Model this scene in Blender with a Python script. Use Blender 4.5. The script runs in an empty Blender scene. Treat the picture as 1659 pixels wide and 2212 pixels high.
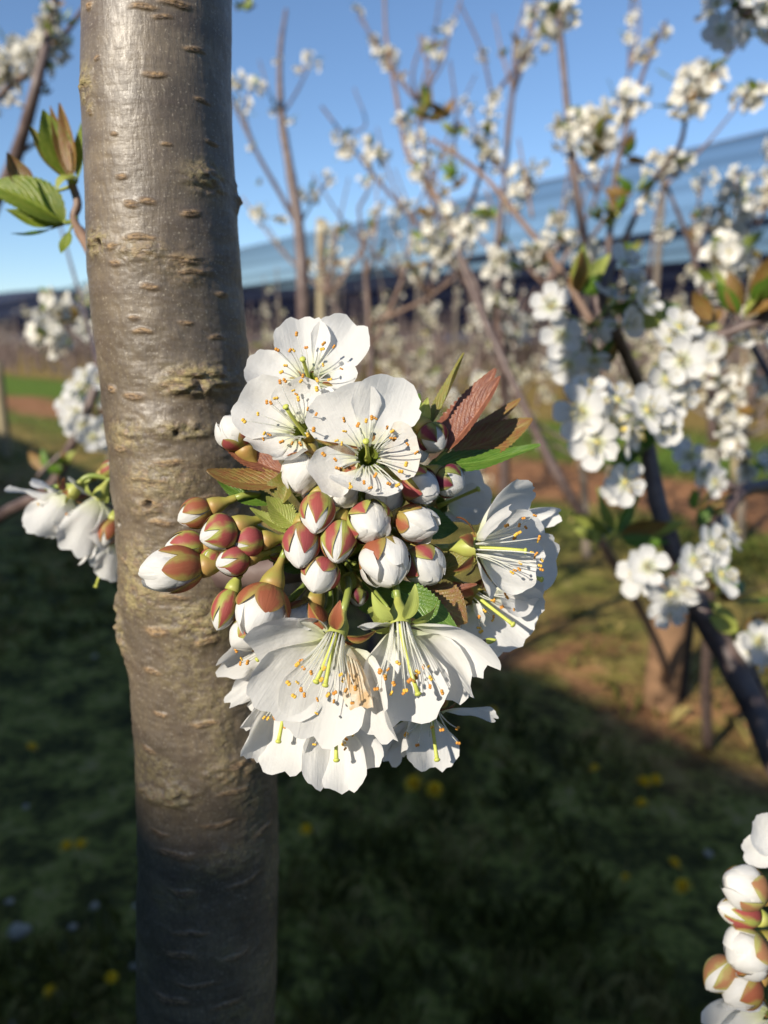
import bpy, math, random
import numpy as np
from mathutils import Vector as V, Matrix
R_ = math.radians
C = bpy.context.scene.collection
SC = bpy.context.scene
rnd = random.Random(7)

# ---------------------------------------------------------------- camera, sky, sun, exposure
PITCH = R_(12.4)
CAM = V((0, 0, 1.2))
TH, TV = 0.49875, 0.665          # tan of the half fields of view
cd = bpy.data.cameras.new('camera'); cam = bpy.data.objects.new('camera', cd); C.objects.link(cam)
cam.location = CAM; cam.rotation_euler = (R_(90) - PITCH, 0, 0)
cd.sensor_fit = 'VERTICAL'; cd.sensor_height = 36; cd.sensor_width = 27; cd.lens = 18 / TV
cd.clip_start = 0.01; cd.clip_end = 3000
cd.dof.use_dof = True; cd.dof.focus_distance = 0.189; cd.dof.aperture_fstop = 11.5
SC.camera = cam
SUN_EL, SUN_AZ = R_(27.2), R_(38)      # azimuth measured from straight behind the camera towards the left
SUNV = V((-math.sin(SUN_AZ) * math.cos(SUN_EL), -math.cos(SUN_AZ) * math.cos(SUN_EL), math.sin(SUN_EL)))
w = bpy.data.worlds.new("World"); SC.world = w; w.use_nodes = True
nt = w.node_tree; sky = nt.nodes.new('ShaderNodeTexSky'); sky.sky_type = 'NISHITA'; sky.sun_disc = False
sky.sun_elevation = SUN_EL; sky.sun_rotation = math.atan2(SUNV.x, SUNV.y)
sky.air_density = 1.0; sky.dust_density = 0.1; sky.ozone_density = 4.0; sky.altitude = 900
nt.links.new(sky.outputs[0], nt.nodes['Background'].inputs[0]); nt.nodes['Background'].inputs[1].default_value = 0.098
sl = bpy.data.lights.new('sun', 'SUN'); sl.energy = 4.5; sl.angle = R_(0.8); sl.color = (1.0, 0.92, 0.79)
so = bpy.data.objects.new('sun', sl); C.objects.link(so); so.rotation_euler = SUNV.to_track_quat('Z', 'Y').to_euler()
so.location = (-3, -3, 8)
SC.view_settings.view_transform = 'Standard'; SC.view_settings.look = 'None'
SC.view_settings.exposure = 0.63; SC.view_settings.gamma = 1.0; SC.view_settings.use_curve_mapping = False
SC.render.engine = 'CYCLES'
SC.cycles.use_denoising = True
SC.cycles.max_bounces = 8; SC.cycles.transparent_max_bounces = 24

# ---------------------------------------------------------------- helpers
CR = V((1, 0, 0)); CU = V((0, math.sin(PITCH), math.cos(PITCH))); CF = V((0, -math.cos(PITCH), math.sin(PITCH)))
def P(px, py, d):                       # a point in the place: picture coordinates of the photo (1659 x 2212) at real distance d (m)
    return CAM + CR * ((px - 829.5) / 829.5 * TH * d) + CU * ((1106 - py) / 1106 * TV * d) - CF * d
def D(r, u, f): return (CR * r + CU * u + CF * f).normalized()
def PX(d): return d * TH / 829.5        # metres per photo pixel at distance d

def link(o, parent=None):
    C.objects.link(o)
    if parent: o.parent = parent
    return o
def top(o, label, cat, group=None, kind=None):
    if label: o['label'] = label
    if cat: o['category'] = cat
    if group: o['group'] = group
    if kind: o['kind'] = kind
    return o
def empty(name, loc, label=None, cat=None, group=None):
    o = bpy.data.objects.new(name, None); o.location = loc; o.empty_display_size = 0.01
    C.objects.link(o); return top(o, label, cat, group)
def mesh(name, vs, fs, mats, uv=None, mi=None, smooth=True, col=None):
    me = bpy.data.meshes.new(name)
    me.from_pydata([tuple(v) for v in vs], [], fs)
    for m in (mats if isinstance(mats, (list, tuple)) else [mats]): me.materials.append(m)
    n = len(me.polygons)
    if smooth: me.polygons.foreach_set('use_smooth', [True] * n)
    if mi is not None: me.polygons.foreach_set('material_index', mi)
    if uv is not None:
        l = me.uv_layers.new(name='UVMap'); vi = np.zeros(len(me.loops), dtype=np.int32); me.loops.foreach_get('vertex_index', vi)
        l.data.foreach_set('uv', np.asarray(uv, dtype=np.float32)[vi].ravel())
    if col is not None:
        for k, arr in col.items():
            a = me.attributes.new(k, 'FLOAT', 'POINT'); a.data.foreach_set('value', np.asarray(arr, dtype=np.float32))
    me.update(); return me
def obj(name, geo, mats, parent=None, origin=V((0, 0, 0)), smooth=True):
    vs, fs = geo[0], geo[1]; uv = geo[2] if len(geo) > 2 else None; mi = geo[3] if len(geo) > 3 else None
    me = mesh(name, [V(v) - origin for v in vs], fs, mats, uv, mi, smooth)
    return link(bpy.data.objects.new(name, me), parent)
def merge(geos):
    vs, fs, uv, mi = [], [], [], []
    for g in geos:
        k = len(vs); vs += list(g[0]); fs += [tuple(i + k for i in f) for f in g[1]]
        uv += list(g[2]) if len(g) > 2 and g[2] is not None else [(0.5, 0.5)] * len(g[0])
        mi += list(g[3]) if len(g) > 3 and g[3] is not None else [0] * len(g[1])
    return vs, fs, uv, mi
def setmi(g, i): return (g[0], g[1], g[2] if len(g) > 2 else None, [i] * len(g[1]))
def perp(d):
    a = V((0, 0, 1)) if abs(d.z) < 0.9 else V((1, 0, 0)); return d.cross(a).normalized()
def tube(pts, rad, n=8, cap=True):
    pts = [V(p) for p in pts]; m = len(pts); vs, fs, uv = [], [], []
    if not isinstance(rad, (list, tuple)): rad = [rad] * m
    t0 = (pts[1] - pts[0]).normalized(); a = perp(t0)
    for i in range(m):
        t = (pts[min(i + 1, m - 1)] - pts[max(i - 1, 0)]).normalized()
        a = (a - t * a.dot(t)).normalized(); b = t.cross(a)
        for k in range(n):
            q = 2 * math.pi * k / n; vs.append(pts[i] + (a * math.cos(q) + b * math.sin(q)) * rad[i]); uv.append((k / n, i / (m - 1)))
    for i in range(m - 1):
        for k in range(n):
            k2 = (k + 1) % n; fs.append((i * n + k, i * n + k2, (i + 1) * n + k2, (i + 1) * n + k))
    if cap: fs += [tuple(reversed(range(n))), tuple(range((m - 1) * n, m * n))]
    return vs, fs, uv
def bez(a, b, c, n=8): return [a * (1 - t) ** 2 + b * 2 * t * (1 - t) + c * t * t for t in [i / n for i in range(n + 1)]]
def bez3(a, b, c, d, n=10):
    return [a * (1 - t) ** 3 + b * 3 * t * (1 - t) ** 2 + c * 3 * t * t * (1 - t) + d * t ** 3 for t in [i / n for i in range(n + 1)]]
def spline(pts, n=6):                   # Catmull-Rom through points
    p = [V(q) for q in pts]; p = [p[0] * 2 - p[1]] + p + [p[-1] * 2 - p[-2]]; out = []
    for i in range(1, len(p) - 2):
        for k in range(n):
            t = k / n; out.append(0.5 * (2 * p[i] + (p[i + 1] - p[i - 1]) * t + (2 * p[i - 1] - 5 * p[i] + 4 * p[i + 1] - p[i + 2]) * t * t
                                          + (3 * p[i] - p[i - 1] - 3 * p[i + 1] + p[i + 2]) * t ** 3))
    out.append(p[-2]); return out
def lathe(axis0, d, prof, n=16, squash=None):   # prof: list of (h, r)
    a = perp(d); b = d.cross(a); vs, fs, uv = [], [], []
    for i, (h, r) in enumerate(prof):
        for k in range(n):
            q = 2 * math.pi * k / n; vs.append(axis0 + d * h + (a * math.cos(q) + b * math.sin(q)) * r); uv.append((k / n, i / (len(prof) - 1)))
    for i in range(len(prof) - 1):
        for k in range(n):
            k2 = (k + 1) % n; fs.append((i * n + k, i * n + k2, (i + 1) * n + k2, (i + 1) * n + k))
    return vs, fs, uv

# ---------------------------------------------------------------- materials
def mat(name): m = bpy.data.materials.new(name); m.use_nodes = True; return m, m.node_tree, m.node_tree.nodes['Principled BSDF']
def N(t, ty, **kw):
    n = t.nodes.new('ShaderNode' + ty)
    for k, v in kw.items():
        if k.startswith('i_'): n.inputs[k[2:].replace('_', ' ')].default_value = v
        else: setattr(n, k, v)
    return n
def ramp(t, fac, stops, interp='LINEAR'):
    r = t.nodes.new('ShaderNodeValToRGB'); r.color_ramp.interpolation = interp; e = r.color_ramp.elements
    while len(e) < len(stops): e.new(0.5)
    for k, (p, c) in enumerate(stops): e[k].position = p; e[k].color = (*c, 1) if len(c) == 3 else c
    t.links.new(fac, r.inputs[0]); return r
def mixc(t, fac, a, b):
    n = t.nodes.new('ShaderNodeMix'); n.data_type = 'RGBA'
    for s, x in ((n.inputs[0], fac), (n.inputs[6], a), (n.inputs[7], b)):
        if hasattr(x, 'links') or isinstance(x, bpy.types.NodeSocket): t.links.new(x, s)
        else: s.default_value = (*x, 1) if isinstance(x, tuple) and len(x) == 3 else x
    return n.outputs[2]
def math_(t, op, a, b=None, clamp=False):
    n = t.nodes.new('ShaderNodeMath'); n.operation = op; n.use_clamp = clamp
    for i, x in enumerate((a, b)):
        if x is None: continue
        if isinstance(x, bpy.types.NodeSocket): t.links.new(x, n.inputs[i])
        else: n.inputs[i].default_value = x
    return n.outputs[0]
def uvs(t):
    u = t.nodes.new('ShaderNodeUVMap'); s = t.nodes.new('ShaderNodeSeparateXYZ'); t.links.new(u.outputs[0], s.inputs[0]); return u.outputs[0], s.outputs[0], s.outputs[1]
def scaled(t, vec, sc):
    m = t.nodes.new('ShaderNodeMapping'); m.inputs['Scale'].default_value = sc; t.links.new(vec, m.inputs['Vector']); return m.outputs[0]
def noise(t, vec, scale, detail=4, rough=0.55):
    n = N(t, 'TexNoise', i_Scale=scale, i_Detail=detail, i_Roughness=rough)
    if vec is not None: t.links.new(vec, n.inputs['Vector'])
    return n.outputs['Fac']
def bump(t, b, h, strength, dist):
    n = t.nodes.new('ShaderNodeBump'); n.inputs['Strength'].default_value = strength; n.inputs['Distance'].default_value = dist
    t.links.new(h, n.inputs['Height']); t.links.new(n.outputs[0], b.inputs['Normal']); return n.outputs[0]
def translucent(t, b, colsock, fac):
    tr = t.nodes.new('ShaderNodeBsdfTranslucent'); mx = t.nodes.new('ShaderNodeMixShader'); mx.inputs[0].default_value = fac
    if isinstance(colsock, bpy.types.NodeSocket): t.links.new(colsock, tr.inputs[0])
    else: tr.inputs[0].default_value = (*colsock, 1)
    t.links.new(b.outputs[0], mx.inputs[1]); t.links.new(tr.outputs[0], mx.inputs[2])
    t.links.new(mx.outputs[0], t.nodes['Material Output'].inputs[0])

def petal_mat(name, blotch=None, tint=(0.83, 0.82, 0.795)):
    m, t, b = mat(name); uv, u, v = uvs(t)
    base = ramp(t, v, [(0.0, (0.55, 0.60, 0.25)), (0.16, (0.78, 0.79, 0.62)), (0.34, tint)])
    vein = noise(t, scaled(t, uv, (26, 1.2, 1)), 1.0, 3)
    soft = noise(t, scaled(t, uv, (3, 3, 1)), 1.6, 3)
    col = mixc(t, math_(t, 'MULTIPLY', vein, 0.22), base.outputs[0], (0.64, 0.64, 0.60))
    if blotch:
        f = ramp(t, noise(t, scaled(t, uv, (2.2, 2.2, 1)), 1.3, 4), [(0.40, (0, 0, 0)), (0.56, (1, 1, 1))])
        col = mixc(t, math_(t, 'MULTIPLY', f.outputs[0], 0.75), col, blotch)
    t.links.new(col, b.inputs['Base Color']); b.inputs['Roughness'].default_value = 0.6; b.inputs['Specular IOR Level'].default_value = 0.25
    h = math_(t, 'ADD', math_(t, 'MULTIPLY', vein, 0.5), math_(t, 'MULTIPLY', soft, 1.6))
    bump(t, b, h, 0.4, 0.0006)
    translucent(t, b, col, 0.46); return m
M = {}
M['petal'] = petal_mat('white_petal')
M['petal_old'] = petal_mat('withered_petal', (0.60, 0.36, 0.13), (0.80, 0.74, 0.62))
M['petal_edge'] = petal_mat('petal_with_tan_edge', (0.80, 0.74, 0.64), (0.80, 0.775, 0.735))
def plain(name, c, rough=0.5, c2=None, sc=300, trans=0, spec=0.4, bm=0.0):
    m, t, b = mat(name); b.inputs['Roughness'].default_value = rough; b.inputs['Specular IOR Level'].default_value = spec
    tc = t.nodes.new('ShaderNodeTexCoord')
    nz = noise(t, tc.outputs['Object'], sc, 4)
    r = ramp(t, nz, [(0.35, c), (0.65, c2 or tuple(x * 0.8 for x in c))])
    t.links.new(r.outputs[0], b.inputs['Base Color'])
    if bm: bump(t, b, nz, 0.6, bm)
    if trans: translucent(t, b, r.outputs[0], trans)
    return m
M['filament'] = plain('pale_filament', (0.86, 0.86, 0.76), 0.5, (0.88, 0.88, 0.84), 200, 0.45)
def thin(name):
    m = M[name]; t = m.node_tree; out = t.nodes['Material Output']; src = out.inputs[0].links[0].from_socket
    mx = t.nodes.new('ShaderNodeMixShader'); mx.inputs[0].default_value = 0.4; tp = t.nodes.new('ShaderNodeBsdfTransparent')
    t.links.new(src, mx.inputs[1]); t.links.new(tp.outputs[0], mx.inputs[2]); t.links.new(mx.outputs[0], out.inputs[0])
thin('filament')
M['anther'] = plain('orange_anther', (0.62, 0.30, 0.05), 0.75, (0.45, 0.18, 0.03), 900)
M['anther_yellow'] = plain('yellow_anther', (0.75, 0.48, 0.07), 0.75, (0.6, 0.32, 0.04), 900)
M['style'] = plain('yellow_green_style', (0.55, 0.58, 0.12), 0.45, (0.48, 0.52, 0.10), 300, 0.15)
M['calyx'] = plain('green_brown_calyx', (0.26, 0.27, 0.05), 0.5, (0.34, 0.20, 0.06), 120, 0, 0.5, 0.0002)
M['calyx_green'] = plain('yellow_green_calyx', (0.30, 0.34, 0.06), 0.48, (0.36, 0.36, 0.09), 140, 0, 0.5, 0.0002)
M['calyx_in'] = plain('dark_green_cup', (0.10, 0.14, 0.02), 0.4, (0.16, 0.18, 0.03), 200)
M['stalk'] = plain('green_stalk', (0.20, 0.27, 0.05), 0.38, (0.27, 0.30, 0.07), 150, 0, 0.5)
def sepal_mat(name, mid, edge, spread=0.5, tip=None):
    m, t, b = mat(name); uv, u, v = uvs(t)
    e = math_(t, 'MULTIPLY', math_(t, 'ABSOLUTE', math_(t, 'SUBTRACT', u, 0.5)), 2.0)
    tc = t.nodes.new('ShaderNodeTexCoord')
    nz = noise(t, tc.outputs['Object'], 260, 4)
    str_ = noise(t, scaled(t, uv, (14, 1.5, 1)), 1.0, 3)
    f = math_(t, 'ADD', e, math_(t, 'MULTIPLY', math_(t, 'SUBTRACT', noise(t, tc.outputs['Object'], 150, 3), 0.5), 2.4))
    r = ramp(t, f, [(max(0.02, spread - 0.26), mid), (min(0.98, spread + 0.3), edge)])
    dk = mixc(t, math_(t, 'MULTIPLY', str_, 0.4), r.outputs[0], tuple(x * 0.5 for x in mid))
    t.links.new(dk, b.inputs['Base Color']); b.inputs['Roughness'].default_value = 0.58; b.inputs['Specular IOR Level'].default_value = 0.3
    bump(t, b, math_(t, 'ADD', str_, nz), 0.35, 0.0004)
    translucent(t, b, dk, 0.12); return m
M['sepal_red'] = sepal_mat('crimson_sepal', (0.33, 0.07, 0.07), (0.33, 0.36, 0.08), 0.68)
M['sepal_mix'] = sepal_mat('red_green_sepal', (0.34, 0.075, 0.065), (0.36, 0.41, 0.09), 0.5)
M['sepal_brown'] = sepal_mat('russet_sepal', (0.31, 0.095, 0.045), (0.33, 0.27, 0.07), 0.58)
M['sepal_green'] = sepal_mat('light_green_sepal', (0.42, 0.48, 0.12), (0.38, 0.44, 0.10), 0.6)
M['sepal_purple'] = sepal_mat('purple_red_sepal', (0.15, 0.02, 0.04), (0.24, 0.28, 0.07), 0.62)
M['sepal_pale'] = sepal_mat('pale_russet_sepal', (0.36, 0.17, 0.08), (0.38, 0.38, 0.12), 0.5)
def leaf_mat(name, c1, c2, rough=0.33, tr=0.25):
    m, t, b = mat(name); uv, u, v = uvs(t)
    e = math_(t, 'ABSOLUTE', math_(t, 'SUBTRACT', u, 0.5))
    ph = math_(t, 'ADD', math_(t, 'SUBTRACT', math_(t, 'MULTIPLY', v, 60.0), math_(t, 'MULTIPLY', e, 52.0)), math_(t, 'MULTIPLY', noise(t, scaled(t, uv, (3, 5, 1)), 1.0, 3), 7.0))
    vein = math_(t, 'POWER', math_(t, 'ADD', math_(t, 'MULTIPLY', math_(t, 'SINE', ph), 0.5), 0.5), 6.0)
    mid = math_(t, 'LESS_THAN', e, 0.03)
    nz = noise(t, scaled(t, uv, (4, 6, 1)), 1.4, 5)
    r = ramp(t, nz, [(0.36, c1), (0.66, c2)])
    col = mixc(t, math_(t, 'MULTIPLY', math_(t, 'MAXIMUM', math_(t, 'MULTIPLY', vein, 0.6), mid), 0.4), r.outputs[0], tuple(min(1, x * 1.5 + 0.03) for x in c2))
    t.links.new(col, b.inputs['Base Color']); b.inputs['Roughness'].default_value = rough
    bump(t, b, math_(t, 'SUBTRACT', math_(t, 'MULTIPLY', noise(t, scaled(t, uv, (30, 50, 1)), 1.0, 2), 0.9), math_(t, 'MULTIPLY', vein, 0.7)), 0.4, 0.0006)
    translucent(t, b, col, tr); return m
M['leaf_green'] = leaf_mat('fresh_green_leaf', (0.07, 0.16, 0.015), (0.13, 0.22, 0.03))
M['leaf_olive'] = leaf_mat('olive_leaf', (0.17, 0.19, 0.03), (0.26, 0.20, 0.05))
M['leaf_bronze'] = leaf_mat('bronze_leaf', (0.24, 0.095, 0.035), (0.24, 0.18, 0.045), 0.36, 0.25)
M['leaf_red'] = leaf_mat('red_bronze_leaf', (0.15, 0.045, 0.028), (0.26, 0.105, 0.055), 0.34, 0.18)
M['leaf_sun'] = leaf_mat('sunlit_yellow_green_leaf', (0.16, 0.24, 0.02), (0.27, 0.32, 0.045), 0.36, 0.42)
M['leaf_light'] = leaf_mat('yellow_green_leaf', (0.30, 0.36, 0.06), (0.38, 0.40, 0.10), 0.42, 0.3)

# bark of the near trunk: smooth silvery cherry bark with lenticels and lichen
def bark_mat():
    m, t, b = mat('cherry_bark'); tc = t.nodes.new('ShaderNodeTexCoord'); ob = tc.outputs['Object']
    le = N(t, 'Attribute', attribute_name='lenticel').outputs['Fac']; li = N(t, 'Attribute', attribute_name='lichen').outputs['Fac']
    dk = N(t, 'Attribute', attribute_name='dark').outputs['Fac']
    fine = noise(t, scaled(t, ob, (1, 1, 0.30)), 800, 5, 0.65)
    band = noise(t, scaled(t, ob, (0.5, 0.5, 2.2)), 90, 5, 0.6)
    big = noise(t, scaled(t, ob, (1, 1, 1.0)), 42, 4)
    c0 = ramp(t, big, [(0.34, (0.082, 0.064, 0.045)), (0.5, (0.142, 0.111, 0.076)), (0.68, (0.200, 0.156, 0.104))])
    c1 = mixc(t, math_(t, 'MULTIPLY', ramp(t, band, [(0.45, (0, 0, 0)), (0.7, (1, 1, 1))]).outputs[0], 0.8), c0.outputs[0], (0.085, 0.060, 0.042))
    c1 = mixc(t, ramp(t, fine, [(0.42, (0, 0, 0)), (0.72, (0.75, 0.75, 0.75))]).outputs[0], c1, (0.085, 0.066, 0.052))
    spk = ramp(t, noise(t, ob, 1500, 2), [(0.62, (0, 0, 0)), (0.7, (0.6, 0.6, 0.6))]).outputs[0]
    c1 = mixc(t, spk, c1, (0.40, 0.35, 0.27))
    lf = noise(t, scaled(t, ob, (1, 1, 2)), 700, 4)
    c2 = mixc(t, le, c1, ramp(t, lf, [(0.4, (0.12, 0.075, 0.04)), (0.6, (0.34, 0.22, 0.11))]).outputs[0])
    ln = math_(t, 'MULTIPLY', li, ramp(t, noise(t, ob, 420, 5), [(0.40, (0, 0, 0)), (0.56, (1, 1, 1))]).outputs[0])
    c3 = mixc(t, ln, c2, ramp(t, lf, [(0.35, (0.17, 0.135, 0.06)), (0.65, (0.33, 0.27, 0.12))]).outputs[0])
    c4 = mixc(t, dk, c3, (0.03, 0.022, 0.018))
    t.links.new(c4, b.inputs['Base Color'])
    rr = math_(t, 'ADD', ramp(t, fine, [(0.3, (0.37, 0.37, 0.37)), (0.7, (0.55, 0.55, 0.55))]).outputs[0], math_(t, 'MULTIPLY', math_(t, 'ADD', le, ln), 0.25), True)
    t.links.new(rr, b.inputs['Roughness']); b.inputs['Specular IOR Level'].default_value = 0.7
    h = math_(t, 'ADD', math_(t, 'MULTIPLY', fine, 0.7), math_(t, 'MULTIPLY', band, 1.0))
    h = math_(t, 'ADD', h, math_(t, 'MULTIPLY', math_(t, 'MULTIPLY', lf, math_(t, 'ADD', le, ln)), 2.2))
    bump(t, b, h, 0.45, 0.0007); return m
M['bark'] = bark_mat()
M['twig'] = plain('purple_brown_twig', (0.085, 0.055, 0.05), 0.5, (0.16, 0.115, 0.10), 60, 0, 0.5, 0.001)
M['twig_tan'] = plain('tan_twig', (0.24, 0.15, 0.10), 0.5, (0.17, 0.11, 0.08), 60, 0, 0.4, 0.001)
M['far_bark'] = plain('grey_brown_bark', (0.13, 0.105, 0.085), 0.7, (0.20, 0.16, 0.12), 25, 0, 0.3, 0.003)
M['bl_leaf'] = plain('young_leaf', (0.14, 0.20, 0.03), 0.4, (0.22, 0.24, 0.05), 60, 0.3)
M['bl_leaf2'] = plain('bronze_young_leaf', (0.30, 0.16, 0.05), 0.4, (0.24, 0.20, 0.05), 60, 0.3)
M['bl_centre'] = plain('yellow_flower_centre', (0.48, 0.44, 0.14), 0.6, (0.55, 0.42, 0.10), 300)
M['bl_petal'] = plain('far_white_petal', (0.78, 0.75, 0.66), 0.6, (0.82, 0.80, 0.74), 60, 0.3, 0.2)
M['bl_cream'] = plain('far_cream_petal', (0.72, 0.66, 0.50), 0.6, (0.78, 0.73, 0.60), 40, 0.3, 0.2)
M['post'] = plain('weathered_wood', (0.27, 0.155, 0.085), 0.8, (0.17, 0.10, 0.055), 22, 0, 0.2, 0.004)
M['pole'] = plain('grey_yellow_pole', (0.25, 0.20, 0.12), 0.7, (0.30, 0.25, 0.15), 12, 0, 0.3, 0.002)
M['dark_wood'] = plain('dark_stake', (0.03, 0.03, 0.028), 0.7, (0.045, 0.04, 0.035), 30, 0, 0.3, 0.002)
M['dandelion'] = plain('yellow_floret', (0.85, 0.52, 0.01), 0.6, (0.90, 0.62, 0.02), 200)
M['stone'] = plain('pale_stone', (0.42, 0.35, 0.25), 0.8, (0.30, 0.25, 0.19), 40, 0, 0.2, 0.003)
M['shed'] = plain('dark_boarding', (0.055, 0.045, 0.035), 0.8, (0.08, 0.06, 0.045), 3)
M['shed_roof'] = plain('roof_sheet', (0.14, 0.07, 0.05), 0.7, (0.10, 0.06, 0.045), 4)
M['cable'] = plain('steel_cable', (0.18, 0.18, 0.19), 0.4, (0.12, 0.12, 0.13), 10)

# ---------------------------------------------------------------- ground
EA = R_(45); RU = V((-math.sin(EA), math.cos(EA), 0)); RV = V((math.cos(EA), math.sin(EA), 0))   # along / across the orchard rows
def ground_mat():
    m, t, b = mat('orchard_ground'); g = t.nodes.new('ShaderNodeNewGeometry'); pos = g.outputs['Position']
    dp = t.nodes.new('ShaderNodeVectorMath'); dp.operation = 'DOT_PRODUCT'; t.links.new(pos, dp.inputs[0]); dp.inputs[1].default_value = RV
    wob = math_(t, 'MULTIPLY', math_(t, 'SUBTRACT', noise(t, pos, 0.9, 4), 0.5), 1.3)
    wob2 = math_(t, 'MULTIPLY', math_(t, 'SUBTRACT', noise(t, pos, 5, 4), 0.5), 0.5)
    v = math_(t, 'ADD', math_(t, 'ADD', dp.outputs['Value'], wob), wob2)
    n1 = noise(t, pos, 7, 6, 0.65); n2 = noise(t, pos, 38, 5, 0.65); n3 = noise(t, pos, 1.6, 4)
    grass = ramp(t, math_(t, 'ADD', math_(t, 'MULTIPLY', n1, 0.6), math_(t, 'MULTIPLY', n2, 0.4)),
                 [(0.36, (0.026, 0.025, 0.006)), (0.47, (0.085, 0.078, 0.018)), (0.55, (0.24, 0.23, 0.045)), (0.64, (0.36, 0.26, 0.11))]).outputs[0]
    lush = ramp(t, n2, [(0.35, (0.06, 0.12, 0.012)), (0.65, (0.17, 0.24, 0.03))]).outputs[0]
    soil = ramp(t, math_(t, 'ADD', math_(t, 'MULTIPLY', n1, 0.5), math_(t, 'MULTIPLY', n2, 0.5)), [(0.36, (0.16, 0.065, 0.03)), (0.60, (0.48, 0.23, 0.11))]).outputs[0]
    straw = ramp(t, n2, [(0.35, (0.20, 0.13, 0.04)), (0.65, (0.42, 0.28, 0.09))]).outputs[0]
    def band(a, c, s=0.35):
        x = t.nodes.new('ShaderNodeMapRange'); x.interpolation_type = 'SMOOTHSTEP'; t.links.new(v, x.inputs[0]); x.inputs[1].default_value = a - s; x.inputs[2].default_value = a + s
        y = t.nodes.new('ShaderNodeMapRange'); y.interpolation_type = 'SMOOTHSTEP'; t.links.new(v, y.inputs[0]); y.inputs[1].default_value = c - s; y.inputs[2].default_value = c + s
        y.inputs[3].default_value = 1; y.inputs[4].default_value = 0
        return math_(t, 'MULTIPLY', x.outputs[0], y.outputs[0])
    patch = ramp(t, n3, [(0.42, (0, 0, 0)), (0.58, (1, 1, 1))]).outputs[0]
    c = grass
    c = mixc(t, math_(t, 'MULTIPLY', math_(t, 'MULTIPLY', band(1.95, 2.75), math_(t, 'ADD', math_(t, 'MULTIPLY', ramp(t, noise(t, pos, 3.2, 5), [(0.44, (0, 0, 0)), (0.58, (1, 1, 1))]).outputs[0], 0.8), 0.15)), 0.9), c, soil)
    c = mixc(t, math_(t, 'MULTIPLY', math_(t, 'MULTIPLY', band(2.6, 4.1), patch), 0.75), c, straw)
    c = mixc(t, math_(t, 'MULTIPLY', band(4.3, 5.1), 0.6), c, lush)
    c = mixc(t, math_(t, 'MULTIPLY', band(5.2, 6.7, 0.3), 0.92), c, soil)
    c = mixc(t, band(6.9, 10.2), c, lush)
    c = mixc(t, math_(t, 'MULTIPLY', band(11, 400, 0.8), 0.8), c, straw)
    t.links.new(c, b.inputs['Base Color']); b.inputs['Roughness'].default_value = 0.9; b.inputs['Specular IOR Level'].default_value = 0.15
    bump(t, b, math_(t, 'ADD', n1, math_(t, 'MULTIPLY', n2, 0.5)), 0.9, 0.05); return m
M['ground'] = ground_mat()
rng = np.random.default_rng(3)
def grid_noise(nx, ny, per=False):
    return rng.random((ny + 2, nx if per else nx + 2))
def build_ground():
    xs = np.concatenate([[-900, -300, -120, -60], np.linspace(-30, 30, 121), [60, 120, 300, 900]])
    ys = np.concatenate([[-600, -200, -60], np.linspace(-20, 40, 121), [60, 120, 300, 1500]])
    X, Y = np.meshgrid(xs, ys); Z = 0.018 * np.sin(X * 2.1 + np.sin(Y * 1.3)) + 0.015 * np.sin(Y * 2.7 + X * 0.8) + 0.008 * np.sin(X * 6 + Y * 5)
    Z = np.where((abs(X) < 29) & (Y < 39) & (Y > -19), Z, 0)
    nx, ny = len(xs), len(ys)
    fs = [(j * nx + i, j * nx + i + 1, (j + 1) * nx + i + 1, (j + 1) * nx + i) for j in range(ny - 1) for i in range(nx - 1)]
    me = mesh('ground', np.stack([X, Y, Z], -1).reshape(-1, 3).tolist(), fs, M['ground'])
    o = link(bpy.data.objects.new('ground', me)); o['kind'] = 'structure'
build_ground()
def grass_mat():
    m, t, b = mat('grass_blade'); g = t.nodes.new('ShaderNodeNewGeometry')
    r = ramp(t, noise(t, g.outputs['Position'], 3.5, 4), [(0.38, (0.045, 0.052, 0.009)), (0.50, (0.13, 0.125, 0.024)), (0.60, (0.33, 0.26, 0.09))])
    t.links.new(r.outputs[0], b.inputs['Base Color']); b.inputs['Roughness'].default_value = 0.55; translucent(t, b, r.outputs[0], 0.3); return m
def build_grass():
    vs, fs = [], []; k = 0
    for _ in range(5200):
        y = 0.7 + 11 * rnd.random() ** 1.7; x = (rnd.random() * 2 - 1) * (0.35 + 0.62 * y)
        v = x * RV.x + y * RV.y
        if 5.2 < v < 6.6 or (1.95 < v < 2.75 and rnd.random() < 0.4): continue
        if math.sin(x * 3.1 + 1.3) + math.sin(y * 2.7 + x) + rnd.random() < 0.1: continue
        for b in range(7):
            a = rnd.random() * 6.28; l = 0.03 + 0.05 * rnd.random(); lean = 0.2 + 0.6 * rnd.random()
            bx, by = x + rnd.gauss(0, 0.025), y + rnd.gauss(0, 0.025); dx, dy = math.cos(a), math.sin(a); wd = 0.0022 + 0.002 * rnd.random()
            vs += [(bx - dy * wd, by + dx * wd, -0.01), (bx + dy * wd, by - dx * wd, -0.01), (bx + dx * l * lean * .4, by + dy * l * lean * .4, l * .75), (bx + dx * l * lean, by + dy * l * lean, l)]
            fs += [(k, k + 1, k + 2), (k + 1, k + 3, k + 2)]; k += 4
    o = link(bpy.data.objects.new('grass', mesh('grass', vs, fs, grass_mat()))); o['kind'] = 'stuff'; o['label'] = 'short rough grass on the orchard floor'
build_grass()

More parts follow.
